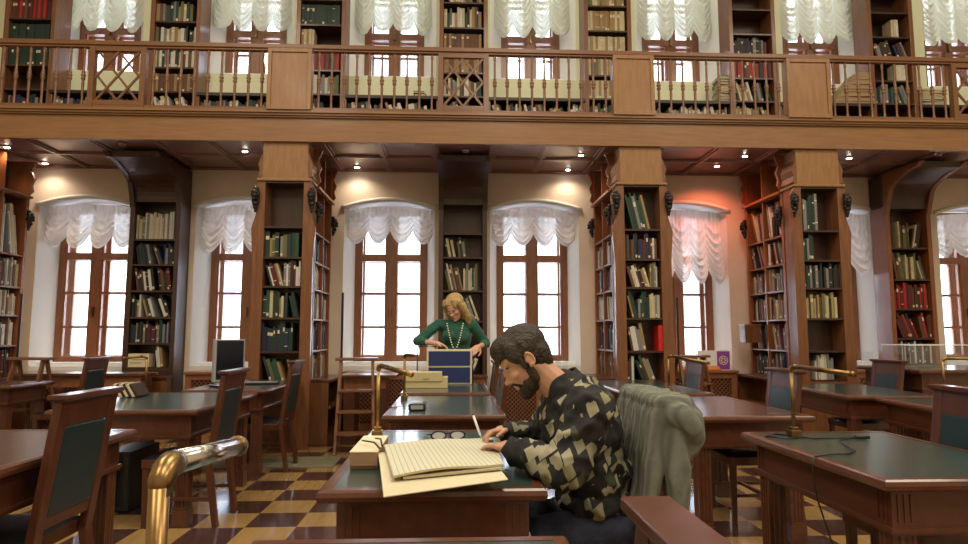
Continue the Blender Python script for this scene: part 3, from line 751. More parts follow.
# ------------------------------------------------------------------ desks
def make_desk(w, d, top='leather', label='', h=.76, name='reading_desk'):
    r = thing(name, label, 'desk')
    x0, x1, y0, y1 = -w/2, w/2, -d/2, d/2; t = .04; e = .03
    mb = MB()      # rim with a rounded nose, framing the inset
    prof = [(0, 0), (-.008, .006), (-.012, .02), (-.008, .034), (0, .04), (e, .04), (e, .0)]
    ring = []
    for (sx, sy) in ((x0, y0), (x1, y0), (x1, y1), (x0, y1)):
        dx = 1 if sx < 0 else -1; dy = 1 if sy < 0 else -1
        ring.append([(sx+dx*p[0], sy+dy*p[0], h-t+p[1]) for p in prof])
    n = len(prof); vs = [v for q in ring for v in q]; fs = []
    for c in range(4):
        for k in range(n):
            a = c*n+k; b = c*n+(k+1) % n; c2 = (c+1) % 4
            fs.append((a, c2*n+k, c2*n+(k+1) % n, b))
    mb.add(vs, fs)
    mb.box(x0+e, x1-e, y0+e, y1-e, h-t, h-.006)
    mb.build('tabletop', M['desk_wood'], r)
    MB().box(x0+e, x1-e, y0+e, y1-e, h-.0055, h-.0015).build('leather_inset', M[top], r)
    a0, a1, b0, b1 = x0+.045, x1-.045, y0+.045, y1-.045; zA = h-t-.135
    mb = MB()
    mb.box(a0, a1, b0, b0+.022, zA, h-t); mb.box(a0, a1, b1-.022, b1, zA, h-t); mb.box(a0, a0+.022, b0+.022, b1-.022, zA, h-t); mb.box(a1-.022, a1, b0+.022, b1-.022, zA, h-t)
    mb.build('apron', M['desk_wood'], r, bevel=.002)
    mb = MB(); q = .012
    for z_a, z_b, q in ((zA-.012, zA+.004, .012), (zA-.022, zA-.012, .006)):
        mb.box(a0-q, a1+q, b0-q, b0+.024, z_a, z_b); mb.box(a0-q, a1+q, b1-.024, b1+q, z_a, z_b); mb.box(a0-q, a0+.024, b0+.024, b1-.024, z_a, z_b); mb.box(a1-.024, a1+q, b0+.024, b1-.024, z_a, z_b)
    mb.build('apron_moulding', M['desk_wood'], r)
    L_ = .082
    for sx in (0, 1):
        for sy in (0, 1):
            lx = a0+.006 if sx == 0 else a1-.006-L_; ly = b0+.006 if sy == 0 else b1-.006-L_
            mb = MB(); fl = .006
            # fluted square post
            def side(p0, p1, nx, ny):
                pts = []
                for i in range(17):
                    t_ = i/16; g = (-fl if i in (3, 4, 7, 8, 9, 12, 13) else 0)
                    pts.append((p0[0]+(p1[0]-p0[0])*t_-nx*abs(g), p0[1]+(p1[1]-p0[1])*t_-ny*abs(g)))
                return pts[:-1]
            A, B, C, D = (lx, ly), (lx+L_, ly), (lx+L_, ly+L_), (lx, ly+L_)
            poly = side(A, B, 0, -1)+side(B, C, 1, 0)+side(C, D, 0, 1)+side(D, A, -1, 0)
            mb.prism(poly, 2, .12, zA-.022)
            mb.box(lx-.008, lx+L_+.008, ly-.008, ly+L_+.008, 0, .10); mb.box(lx-.003, lx+L_+.003, ly-.003, ly+L_+.003, .10, .12)
            mb.build('leg', M['desk_wood'], r)
            mb = MB()      # fluted corner block on the apron
            for k in range(3):
                u = lx+.018+.023*k; mb.box(u-.004, u+.004, (b0-.004 if sy == 0 else b1-.001), (b0+.001 if sy == 0 else b1+.004), zA+.02, h-t-.02)
                v = ly+.018+.023*k; mb.box((a0-.004 if sx == 0 else a1-.001), (a0+.001 if sx == 0 else a1+.004), v-.004, v+.004, zA+.02, h-t-.02)
            mb.build('corner_flutes', M['desk_wood'], r)
    return r
DESKS = [  # x centre, y0, y1, width, inset, rot, label
    (-.068, 2.085, 3.36, .712, 'leather', 0, 'reading desk under the big open ledger where the bearded man writes'),
    (-.065, 3.97, 5.22, .745, 'leather', 0, 'middle desk with black charger, between the ledger desk and the woman\'s desk'),
    (-.08, 5.50, 6.62, .76, 'leather', 0, 'desk in front of the blonde woman, holding beige and navy boxes'),
    (-.105, .36, 1.60, .745, 'leather', 0, 'desk at the bottom edge with only its far rim showing'),
    (-2.06, 2.30, 3.47, .76, 'brown_leather', 0, 'brown-topped desk at the lower left behind the nearest chair'),
    (-2.18, 4.33, 5.62, .95, 'leather', 0, 'green-topped desk left of the aisle with leaning striped files on it'),
    (-2.07, 5.87, 7.15, .73, 'leather', 0, 'desk holding the black computer monitor'),
    (-4.78, 6.45, 7.12, .92, 'brown_leather', 0, 'brown-topped desk at the far left before the first window'),
    (-4.55, 4.6, 5.9, .73, 'brown_leather', 0, 'dark desk of which a corner shows at the left edge'),
    (1.83, 2.15, 3.22, .73, 'leather', 0, 'big green-topped desk at the lower right with a loose cable on it'),
    (1.80, 3.83, 5.10, .75, 'brown_leather', 0, 'brown-topped desk right of the grey sweater'),
    (1.82, 5.38, 6.93, .74, 'leather', 0, 'green-topped desk before the middle pillar bookcase'),
    (3.62, 5.05, 6.35, .74, 'leather', -.10, 'green-topped desk right of centre behind the brass lamp head'),
    (3.66, 3.95, 4.92, .74, 'leather', -.12, 'desk at the right edge with a thin tall lamp on it'),
]
for xc, y0, y1, w, top, rz, lab in DESKS:
    d = make_desk(w, y1-y0, top, lab); d.location = (xc, (y0+y1)/2, 0); d.rotation_euler = (0, 0, rz)
# high green-topped counter far right
d = make_desk(1.5, .9, 'leather', 'high green-topped counter at the right edge below the last bookcase', h=.93, name='high_counter'); d.location = (5.02, 6.15, 0)
MB().box(-.69, .69, -.40, -.385, .05, .75).build('front_panel', M['desk_wood'], d)
MB().box(-.70, -.685, -.385, .40, .05, .75).build('side_panel', M['desk_wood'], d)

# ledge tables by the windows
def window_table(x0, x1, y0, y1, z, label, round_end=False):
    r = thing('window_table', label, 'table', ((x0+x1)/2, (y0+y1)/2, 0))
    off = r.location
    mb = MB(); pl = [(x0, y0), (x1-(.2 if round_end else 0), y0)]
    if round_end: pl += [(x1-.2+.2*math.sin(a), (y0+y1)/2-(y1-y0)/2*math.cos(a)) for a in [PI*k/10 for k in range(1, 10)]]
    pl += [(x1-(.2 if round_end else 0), y1), (x0, y1)]
    mb.prism(pl, 2, z-.035, z); mb.build('tabletop', M['desk_wood'], r, off=off, bevel=.006)
    MB().box(x0+.05, x1-.12, y0+.05, y1-.05, z-.16, z-.035).build('apron', M['window_wood'], r, off=off)
    for xx in (x0+.05, x1-.24):
        MB().box(xx, xx+.12, y0+.06, y1-.06, .1, z-.16).box(xx-.03, xx+.15, y0+.03, y1-.03, 0, .1).build('pedestal_leg', M['desk_wood'], r, off=off, bevel=.003)
window_table(-5.25, -3.60, 7.72, 8.12, .80, 'round-ended table running below the first window at left', True)
window_table(-1.33, -.68, 7.45, 7.95, .79, 'small bright-topped table under the window left of the woman')

# ------------------------------------------------------------------ chairs (sitter looks towards local -x)
def make_chair():
    r = thing('reading_chair', '', 'chair')
    lean = .085/.6
    bx = lambda z: (z-.40)*lean if z > .40 else 0
    def slat(y0, y1, z0, z1, t=.03, m=0, mb=None, dx=0):
        mb = mb or MB()
        vs = [(bx(z)+dx+s*t/2, y, z) for z in (z0, z1) for s in (-1, 1) for y in (y0, y1)]
        return mb.add(vs, [(0, 1, 3, 2), (4, 6, 7, 5), (0, 4, 5, 1), (2, 3, 7, 6), (0, 2, 6, 4), (1, 5, 7, 3)], m)
    for s in (-1, 1):
        y0, y1 = (.155, .21) if s > 0 else (-.21, -.155)
        mb = slat(y0, y1, .40, .985, .035)
        # rear leg raked backwards
        mb.add([(x, y, z) for z, xa, xb in ((0, .045, .075), (.40, -.0175, .0175)) for x in (xa, xb) for y in (y0, y1)], [(0, 1, 3, 2), (4, 6, 7, 5), (0, 4, 5, 1), (2, 3, 7, 6), (0, 2, 6, 4), (1, 5, 7, 3)])
        mb.build('back_post', M['chair_wood'], r, bevel=.003)
        MB().add([(x, y, z) for z, q in ((0, .014), (.42, .02)) for x in (-.40-q, -.40+q) for y in (s*.18-q, s*.18+q)], [(0, 1, 3, 2), (4, 6, 7, 5), (0, 4, 5, 1), (2, 3, 7, 6), (0, 2, 6, 4), (1, 5, 7, 3)]).build('leg', M['chair_wood'], r, bevel=.003)
    slat(-.155, .155, .88, .985, .028).build('crest_rail', M['chair_wood'], r, bevel=.003)
    slat(-.155, .155, .475, .525, .026).build('lower_rail', M['chair_wood'], r, bevel=.003)
    slat(-.155, .155, .525, .88, .034).build('back_panel', M['chair_leather'], r, bevel=.006)
    c = MB(); zc = .985; c.box(bx(zc)-.030, bx(zc)+.033, -.217, .217, zc, zc+.008); c.box(bx(zc)-.037, bx(zc)+.038, -.225, .225, zc+.008, zc+.027)
    c.build('cap_rail', M['chair_wood'], r, bevel=.003)
    MB().box(-.425, -.018, -.205, .205, .38, .435).build('seat_frame', M['chair_wood'], r, bevel=.003)
    s_ = MB(); s_.grid(lambda u, v: (-.43+.41*u, -.2+.40*v, .436+.03*(1-(2*u-1)**6)*(1-(2*v-1)**6)), 16, 16)
    s_.box(-.43, -.02, -.2, .2, .428, .4365); s_.build('seat_cushion', M['black_leather'], r, True)
    MB().box(-.40, .03, -.19, -.175, .17, .19).box(-.40, .03, .175, .19, .17, .19).box(-.2, -.18, -.175, .175, .17, .19).build('stretcher', M['chair_wood'], r)
    return r
CH = [(-1.655, 2.84, 0, 'nearest chair at lower left, tall back with dark green leather panel'),
      (-3.92, 7.05, 0, 'chair beside the far left desk before the first window'),
      (-1.62, 4.55, 0, 'chair between the silver lamp head and the monitor, beside the striped files desk'),
      (-1.60, 6.22, 0, 'chair at the desk with the computer monitor'),
      (2.23, 6.06, 0, 'small-looking chair with bluish sheen right of the middle pillar bookcase'),
      (2.27, 4.47, 0, 'chair with bluish-lit back left of the standing brass lamp post at right'),
      (4.10, 6.0, 0, 'chair in front of the high counter at far right'),
      (2.25, 2.80, 0, 'chair cut off by the right edge, at the desk with the cable'),
      (.20, .735, 0, 'chair whose broad top rail crosses the bottom edge right of centre'),
      (.66, 2.42, 0, 'chair the bearded man sits on, grey sweater over its back'),
      (.30, 5.93, 0, 'chair just behind the bearded man\'s forehead, beside the woman\'s desk'),
      (.27, 4.48, 0, 'chair behind the man\'s face, beside the desk with the charger'),
      (2.19, 3.95+.0, 0, None)]
proto = make_chair(); PT = tree(proto); first = True
for x, y, rz, lab in CH:
    if lab is None: continue
    if first: proto.location = (x, y, 0); proto['label'] = lab; proto['group'] = 'cherry reading room chairs'; first = False
    else: dup(proto, (x, y, 0), rz, lab, 'cherry reading room chairs', PT)

# library steps with a pole handle
def steps(loc, rz, label, pole=True):
    r = thing('library_steps', label, 'step ladder', loc, rz, 'library step ladders')
    for s in (-.2, .2):
        MB().bar((s, -.25, 0), (s*.85, 0, .97), .03, .045).build('front_rail', M['case_wood'], r)
        MB().bar((s, .28, 0), (s*.85, .05, .97), .028, .035).build('rear_rail', M['case_wood'], r)
    for k, z in enumerate((.22, .44, .66)):
        y = -.25+.25*z/.97; MB().box(-.19, .19, y-.08, y+.10, z-.02, z).build('tread', M['case_wood'], r)
    MB().box(-.23, .23, -.06, .12, .97, 1.0).build('top_board', M['case_wood'], r, bevel=.004)
    if pole: MB().tube([(-.17, .02, .9), (-.17, .02, 1.72)], .013, 8).build('pole_handle', M['iron'], r)
    return r
steps((-1.08, 7.12, 0), .1, 'wooden step ladder with black pole between left pillar and bright window')
steps((-4.78, 7.42, 0), -.15, 'wooden step ladder with tall pole beside the far left bookcase')
steps((2.95, 7.85, 0), .2, 'wooden step ladder under the window right of the middle pillar')

# ------------------------------------------------------------------ brass lamps
def lamp(loc, end, hz, label, m=None, head=None, r_=.0095, rh=.0115, name='desk_lamp'):
    r = thing(name, label, 'lamp', loc, 0, 'brass reading lamps')
    m = m or M['brass']; e = Vector((end[0]-loc[0], end[1]-loc[1], end[2]-loc[2])); zt = hz-loc[2]
    MB().box(-.026, .026, -.026, .026, 0, .035).box(-.017, .017, -.017, .017, .035, .05).build('base', m, r, bevel=.003)
    MB().tube([(0, 0, .04), (0, 0, zt-.02)], r_, 12).build('pole', m, r, True)
    hd = Vector((e.x, e.y, e.z-zt)).normalized(); c = Vector((0, 0, zt))
    pts = [(0, 0, zt-.03)]+[tuple(Vector((0, 0, zt-.03)).lerp(c, t)*(1-t)+(c+hd*.0).lerp(c+hd*.04, t)*t) for t in (.3, .6, .85)]+[tuple(c+hd*.04)]
    MB().tube(pts, [r_, r_*1.25, r_*1.35, rh*1.15, rh*1.1], 12).build('elbow', m, r, True)
    MB().tube([tuple(c+hd*.04), tuple(e)], rh, 14).build('lamp_head', head or M['old_brass'], r, True)
    MB().tube([tuple(e-hd*.012), tuple(e+hd*.002)], rh*1.18, 14).build('end_cap', m, r, True)
    return r
lamp((-.37, 3.13, .76), (-.185, 2.72, 1.085), 1.105, 'bright brass lamp post behind the open ledger')
lamp((-.292, .66, .76), (-.314, .955, 1.090), 1.120, 'near brass lamp with thick silver-bright tube at lower left', head=M['steel'], m=M['old_brass'], r_=.0100, rh=.0125)
lamp((1.637, 3.05, .76), (1.70, 2.66, 1.083), 1.10, 'brass lamp on the big lower right desk beside the cable', M['old_brass'])
lamp((-.385, 4.93, .76), (-.31, 4.78, 1.10), 1.10, 'dark brass lamp on the desk with the black charger', M['old_brass'])
lamp((1.84, 5.44, .76), (2.08, 5.15, 1.02), 1.075, 'brass lamp on the desk before the middle pillar bookcase', M['old_brass'])
lamp((3.72, 4.72, .76), (4.1, 4.65, 1.06), 1.075, 'thin brass lamp on the desk at the right edge', M['old_brass'])
lamp((-2.60, 5.53, .76), (-2.77, 5.48, 1.055), 1.075, 'slim brass lamp standing behind the striped files', M['old_brass'])
lamp((-.38, 6.5, .76), (-.19, 6.5, 1.13), 1.14, 'thin square-topped lamp left of the navy box', M['iron'], r_=.006, rh=.007)

# ------------------------------------------------------------------ ceiling lights
def down(x, y, label, red=False):
    r = thing('ceiling_light', label, 'ceiling light', (x, y, SOFF-.012+.04), 0, 'downlights under the gallery')
    r.location.z = SOFF+.026
    MB().lathe([(.045, 0), (.05, -.006), (.038, -.012)], 16).build('rim', M['steel'], r, True)
    MB().lathe([(.030, -.010), (.030, -.016), (.01, -.022)], 14).build('bulb', M['lamp_red'] if red else M['lamp_on'], r, True)
    l = bpy.data.lights.new('downlight_beam', 'SPOT'); l.energy = 34 if red else 10; l.color = (1, .20, .10) if red else (1, .80, .58); l.spot_size = 2.6; l.spot_blend = .8; l.shadow_soft_size = .04
    o = bpy.data.objects.new('downlight_beam', l); COL.objects.link(o); o.parent = r; o.location = (0, 0, -.05)
for px, py, d in ((7, 147, 'at the far left corner, nearest the rail'), (45, 163, 'over the first window at left'), (245, 151, 'bright, left of the left pillar head'), (357, 167, 'over the window left of the woman'),
                  (581, 155, 'left of the middle pillar, nearer one'), (568, 169.5, 'left of the middle pillar, further one'), (745, 156, 'over the wide side bookcase'), (849, 158, 'right of the right pillar head')):
    x = (px-484)/F; z = -(py-272)/F
    rx, ry, rz_ = _sy*_cp+x*_cy-z*_sy*_sp, _cy*_cp-x*_sy-z*_cy*_sp, _sp+z*_cp
    t = (SOFF+.02-H)/rz_; down(rx*t, ry*t, 'small lit recessed downlight '+d)
x = (717-484)/F; z = -(166-272)/F
rx, ry, rz_ = _sy*_cp+x*_cy-z*_sy*_sp, _cy*_cp-x*_sy-z*_cy*_sp, _sp+z*_cp
t = (SOFF+.02-H)/rz_; down(rx*t, ry*t, 'lit downlight giving a red glow beside the wide side bookcase', True)
for x, y, d in ((-3.95, 7.52, 'above the left wall bookcase'), (.12, 7.6, 'above the blonde woman'), (6.0, 7.45, 'near the upper right bookcase')):
    r = thing('smoke_detector', 'round dark smoke detector under the gallery '+d, 'smoke detector', (x, y, SOFF+.03), 0, 'smoke detectors')
    MB().lathe([(.055, 0), (.055, -.02), (.035, -.03), (.035, -.045), (.02, -.05)], 16).build('housing', M['soffit_wood'], r, True)
    MB().lathe([(.044, -.021), (.046, -.026), (.044, -.03)], 16).build('grille_ring', M['steel'], r, True)

# ------------------------------------------------------------------ things on the desks
# open ledger
led = thing('ledger', 'thick open ledger with ruled cream pages hanging over the desk end', 'ledger', (-.04, 2.27, .762))
A, B, C_, D = Vector((-.274, 2.53)), Vector((.156, 2.68)), Vector((.162, 2.14)), Vector((-.185, 1.98))
def quad_fn(A, B, C, D, zf):
    def fn(u, v):
        p = (A*(1-u)+B*u)*(1-v)+(D*(1-u)+C*u)*v
        return (p.x, p.y, zf(u, v))
    return fn
def slab(A, B, C, D, zf, t, nu=14, nv=10, m=(0, 1)):
    mb = MB(); top = quad_fn(A, B, C, D, zf); bot = quad_fn(A, B, C, D, lambda u, v: zf(u, v)-t)
    mb.grid(lambda u, v: top(u, 1-v), nu, nv, m[0]); mb.grid(bot, nu, nv, m[0])
    for (fa, n) in ((lambda s: (s, 0.), nu), (lambda s: (s, 1.), nu), (lambda s: (0., s), nv), (lambda s: (1., s), nv)):
        mb.grid(lambda u, v, fa=fa: (top if v > .5 else bot)(*fa(u)), n, 1, m[1])
    return mb
lo = (-.04, 2.27, .762)
ang = math.atan2((D-A).x, -(D-A).y)
def ledger_part(name, A, B, C, D, zf, t, mats, par=led):
    mb = slab(A, B, C, D, zf, t); o = mb.build(name, mats, par, True, off=lo); return o
# the ruled lines run along the page: give the page its own rotated frame
mb = slab(A, B, C_, D, lambda u, v: .826+.007*math.sin(PI*min(1, u*1.3))+.003*math.sin(3*u), .007)
Rz = Matrix.Rotation(-ang, 4, 'Z')
for i, v in enumerate(mb.v): mb.v[i] = tuple(Rz @ (Vector(v)-Vector(lo)))
pg = mb.build('ruled_page', [M['ruled'], M['page_edge']], led, True); pg.rotation_euler = (0, 0, ang)
ledger_part('page_block', A+Vector((.02, -.01)), B+Vector((0, -.02)), C_+Vector((-.008, -.012)), D+Vector((.03, .02)), lambda u, v: .8185, .008, [M['paper'], M['page_edge']])
ledger_part('loose_sheet', Vector((-.285, 2.44)), Vector((.10, 2.56)), Vector((.168, 2.035)), Vector((-.197, 1.835)), lambda u, v: .8125-.012*max(0, v-.5)*2, .0025, [M['paper'], M['paper']])
ledger_part('cover_board', Vector((-.25, 2.48)), Vector((.09, 2.6)), Vector((.14, 2.22)), Vector((-.16, 2.20)), lambda u, v: .8095, .045, [M['paper'], M['page_edge']])
MB().tube([(-.275, 2.40, .835), (-.30, 2.44, .85), (-.335, 2.50, .845), (-.36, 2.55, .84)], .0035, 6).tube([(-.27, 2.43, .84), (-.285, 2.52, .85), (-.315, 2.60, .84)], .0035, 6).build('ribbon', M['iron'], led, True, off=lo)
# cream box
b = thing('cream_box', 'cream-topped brown box left of the open ledger', 'box', (-.332, 2.56, .76))
MB().box(-.050, .050, -.155, .19, 0.0, .018).build('tray', M['kraft'], b)
o = MB().box(-.052, .052, -.165, .20, .012, .060, 0).box(-.052, .052, -.167, .202, .060, .066, 1).build('lid', [M['kraft'], M['ivory']], b, bevel=.002)
# eyeglasses
g = thing('eyeglasses', 'black-framed eyeglasses lying behind the open ledger', 'eyeglasses', (-.03, 3.02, .762), .15)
for s in (-1, 1):
    mb = MB(); c = s*.038
    mb.tube([(c+.03*math.cos(t)*(1.0), .0, .02+.017*math.sin(t)) for t in [2*PI*k/16 for k in range(17)]], .0035, 6); rm_ = mb.build('rim', M['black_plastic'], g, True)
    MB().ell((c, 0, .02), (.028, .001, .015)).build('lens', M['white'], rm_, True)
    MB().tube([(s*.068, 0, .024), (s*.072, .01, .024), (s*.07, .13, .006)], .003, 6).build('temple', M['black_plastic'], g, True)
MB().tube([(-.01, 0, .026), (0, 0, .03), (.01, 0, .026)], .003, 6).build('bridge', M['black_plastic'], g, True)
g.scale = (1.15, 1.15, 1.15)
# charger
c = thing('power_adapter', 'black charger block on the desk behind the ledger desk', 'charger', (-.245, 4.30, .76))
MB().box(-.055, .055, -.1, .12, 0, .045).build('housing', M['black_plastic'], c, bevel=.006)
MB().box(-.04, .04, -.103, -.099, .01, .035).box(-.03, .03, -.06, .06, .045, .048).build('face_plate', M['grey_plastic'], c)
MB().tube([(-.05, .1, .01), (-.12, .14, .004), (-.19, .05, .004), (-.25, -.1, .004)], .003, 6).build('cable', M['black_plastic'], c, True)
# beige box and navy box
b = thing('archive_box', 'long beige archive box in front of the navy box', 'box', (-.265, 6.05, .76))
MB().box(-.20, .20, -.09, .11, 0, .10).build('body', M['beige'], b, bevel=.003)
lid_ = MB().box(-.215, .145, -.10, .12, .062, .145).build('lid', M['beige'], b, bevel=.004)
MB().box(-.03, .03, -.103, -.1, .08, .09).build('handle_slot', M['kraft'], lid_)
b = thing('storage_case', 'navy blue case with pale edges standing under the woman\'s hand', 'box', (-.055, 6.47, .76))
MB().box(-.225, .225, -.05, .06, 0, .345).build('body', M['ivory'], b, bevel=.004)
MB().box(-.208, .208, -.056, -.05, .185, .328).build('navy_panel', M['navy'], b)
MB().box(-.208, .208, -.056, -.05, .016, .168).build('navy_panel', M['navy'], b)
# monitor
m_ = thing('computer_monitor', 'black flat monitor with grey bezel standing on left desk', 'monitor', (-2.16, 6.22, .76), .95)
MB().box(-.13, .13, -.08, .10, 0, .018).box(-.03, .03, .02, .05, .018, .2).build('stand', M['black_plastic'], m_, bevel=.004)
mh = MB().box(-.165, .165, -.02, .02, .05, .45).build('housing', M['grey_plastic'], m_, bevel=.006)
MB().box(-.145, .145, -.024, -.02, .075, .435).build('screen', M['screen'], mh)
k_ = thing('keyboard', 'small dark keyboard on the desk right of the monitor', 'keyboard', (-1.93, 6.55, .76), .2)
MB().box(-.16, .16, -.07, .07, 0, .018).build('base', M['black_plastic'], k_, bevel=.004)
mb = MB()
for i in range(10):
    for j in range(4): mb.box(-.15+.03*i, -.125+.03*i, -.06+.031*j, -.034+.031*j, .018, .024)
mb.build('keys', M['grey_plastic'], k_)
# leaning striped files
for k in range(6):
    mb = MB().box(0, .019, 0, .2, 0, .115, 0).box(.003, .016, -.002, 0, .01, .105, 1)
    o = mb.build('file', [M['bk_dark brown'] if k % 2 else M['ivory'], M['bk_dark brown'] if k % 2 else M['paper']]); o.location = (-2.63+.0245*k, 5.18, .762); o.rotation_euler = (0, -.55, 0)
    tag(o, '%s file leaning on the green-topped left desk, %s from the left' % ('brown' if k % 2 else 'cream', ORD[k]), 'file', 'leaning files on the left desk')
# box and card in the left wall case
b = thing('card_box', 'cream lettered card box on bottom shelf of the left wall case', 'box', (-4.04, 8.345, .842))
MB().box(-.12, .14, 0, .18, 0, .17).build('body', M['ivory'], b, bevel=.003)
MB().box(-.09, .08, -.003, 0, .12, .135).box(-.07, .10, -.003, 0, .09, .10).box(-.09, .05, -.003, 0, .05, .06).build('print_lines', M['kraft'], b)
# red binder on the middle pillar
b = thing('binder', 'bright red binder at right end of middle pillar shelf', 'binder', (2.335, GY+.02, 1.0705))
MB().box(0, .008, 0, .22, 0, .29).box(.042, .05, 0, .22, 0, .29).box(.008, .042, 0, .006, 0, .29).build('cover', M['red_gloss'], b)
MB().box(.008, .042, .01, .21, .005, .28).build('pages', M['paper'], b)
# cable on lower right desk
cb = MB().tube([(1.64, 3.02, .765), (1.56, 2.98, .764), (1.50, 3.06, .764), (1.58, 3.12, .764), (1.70, 2.98, .764), (1.80, 3.0, .764), (1.92, 2.98, .764), (1.96, 3.02, .764)], .0035, 6)
cb.tube([(1.90, 3.0, .766), (1.78, 2.92, .764), (1.74, 2.83, .764), (1.70, 2.68, .764), (1.62, 2.60, .764), (1.52, 2.58, .765), (1.452, 2.56, .762), (1.438, 2.55, .72), (1.445, 2.54, .6), (1.47, 2.5, .45), (1.50, 2.42, .3), (1.62, 2.3, .12), (1.75, 2.2, .01)], .0035, 6)
cb.box(1.90, 1.96, 2.97, 3.0, .762, .775)
tag(cb.build('power_cable', M['black_plastic'], None, True, loc=(1.7, 2.8, .762)), 'black cable looping over the lower right desk and down its side', 'cable')
# stack of papers under / beside
rg = MB().box(-4.1, -1.15, 6.2, 6.72, .001, .012); tag(rg.build('rug', M['rug'], None, loc=(-2.6, 6.4, .001)), 'worn olive-grey runner rug on the parquet left of the aisle', 'rug')
# little wooden box hung on the wide side bookcase
b = thing('wooden_box', 'small wooden box fixed to the near-window post of the wide side bookcase', 'box', (3.88, 8.22, 1.15))
MB().box(-.10, .11, -.08, .08, 0, .22).build('body', M['case_wood'], b, bevel=.004); MB().box(-.11, .12, -.09, .09, .22, .24).build('lid', M['window_wood'], b, bevel=.003)
# purple printed picture on the radiator cover
b = thing('poster_board', 'white card with purple ornamental square standing under the window at right', 'poster', (3.50, 8.35, .785))
MB().box(-.28, .16, 0, .012, 0, .26).build('card', M['white'], b)
MB().box(-.02, .15, -.004, 0, .01, .25).build('purple_print', M['fringe'], b)
mb = MB(); mb.tube([(.065+.055*math.cos(t), -.006, .13+.055*math.sin(t)) for t in [2*PI*k/20 for k in range(21)]], .006, 6)
for k in range(6): mb.ell((.065+.028*math.cos(k*PI/3), -.005, .13+.028*math.sin(k*PI/3)), (.012, .003, .012), nu=8, nv=5)
mb.build('rosette', M['ivory'], b)
b = tag(MB().grid(lambda u, v: (2.75+.75*u, 8.28+.2*v, .80+.035*math.sin(PI*v)*(1+.5*math.sin(9*u))), 24, 8).box(2.75, 3.5, 8.28, 8.48, .787, .8).build('orange_cloth', mat('orange_cloth', (.55, .2, .04), .8), None, True, loc=(3.1, 8.3, .787)), 'rumpled orange cloth on the ledge under the right window', 'cloth')  # added sheet, the glow of the orange-lit sill put into its colour
# clear tumblers and acrylic holders
def glassware(x, y, z, n, label, grp, h=.2, rr=.035):
    for k in range(n):
        mb = MB().tube([(0, 0, 0), (0, 0, h)], rr, 14, 0, False).tube([(0, 0, 0), (0, 0, .008)], rr, 14)
        o = mb.build('clear_tumbler', M['glass'], None, True); o.location = (x+k*rr*2.6, y, z)
        tag(o, label+', %s from the left' % ORD[k], 'tumbler', grp)
glassware(1.28, 8.45, .785, 3, 'clear tall tumbler on the ledge behind the man\'s collar', 'tumblers behind the man')
glassware(5.3, 8.45, .785, 3, 'clear holder on the ledge between right pillar and last bookcase', 'holders right of right pillar', .24, .06)
b = thing('acrylic_screen', 'clear acrylic box screen standing on the high counter', 'screen', (4.85, 6.2, .931))
MB().box(-.45, -.443, -.2, .2, 0, .22).box(.35, .357, -.2, .2, 0, .22).box(-.443, .35, -.2, -.195, 0, .22).box(-.443, .35, .195, .2, 0, .22).build('sheet', M['glass'], b)
MB().tube([(-.45, -.2, .22), (.357, -.2, .22), (.357, .2, .22), (-.45, .2, .22), (-.45, -.2, .22)], .004, 6).build('rim', M['white'], b)
# bin
b = thing('waste_bin', 'black square bin under the lower right desk', 'bin', (1.72, 2.42, 0))
MB().add([(x*s, y*s, z) for z, s in ((0, .11), (.3, .13), (.3, .12), (.01, .10)) for x, y in ((-1, -1), (1, -1), (1, 1), (-1, 1))],
         [(3, 2, 1, 0)]+[(a+i, a+(i+1) % 4, a+4+(i+1) % 4, a+4+i) for a in (0, 4, 8) for i in range(4)]+[(12, 13, 14, 15)]).build('body', M['black_plastic'], b)
b = thing('computer_tower', 'black computer case on the floor under the left desk', 'computer', (-2.40, 4.95, 0))
MB().box(-.1, .1, -.22, .22, .01, .42).build('housing', M['black_plastic'], b, bevel=.004); MB().box(-.09, .09, -.225, -.22, .05, .4).build('front_panel', M['screen'], b)

# ------------------------------------------------------------------ people
def hand(mb, wrist, d, palm_n, s=1., curl=.6, thumb=1):
    """palm and five fingers; d = direction of the fingers, palm_n = where the palm looks"""
    w = Vector(wrist); d = Vector(d).normalized(); n = Vector(palm_n); n = (n-d*n.dot(d)).normalized(); side = d.cross(n)*thumb
    R = Matrix((side, d, n)).transposed()
    mb.ell(w+d*.045*s, (.040*s, .052*s, .017*s), R)
    mb.cap(w-d*.01, w+d*.03*s, .025*s, .027*s)
    for k, (off, ln) in enumerate(((.030, .072), (.011, .080), (-.010, .075), (-.029, .060))):
        p = w+d*.075*s+side*off*s; q = d+side*off*2.5; q.normalize(); a = 0
        for j, f in enumerate((.45, .32, .23)):
            a += curl*(.55 if j == 0 else .8)
            dd = q*math.cos(a)+n*math.sin(a); e = p+dd*ln*f*s
            mb.cap(p, e, .0092*s*(1-.1*j), .0092*s*(.92-.1*j), 8); p = e
    p = w+d*.018*s+side*.030*s; dd = (d*.62+side*.7+n*.25).normalized(); e = p+dd*.042*s; mb.cap(p, e, .012*s, .0105*s, 8)
    dd = (d*.9+side*.15+n*.45).normalized(); mb.cap(e, e+dd*.032*s, .0105*s, .0085*s, 8)

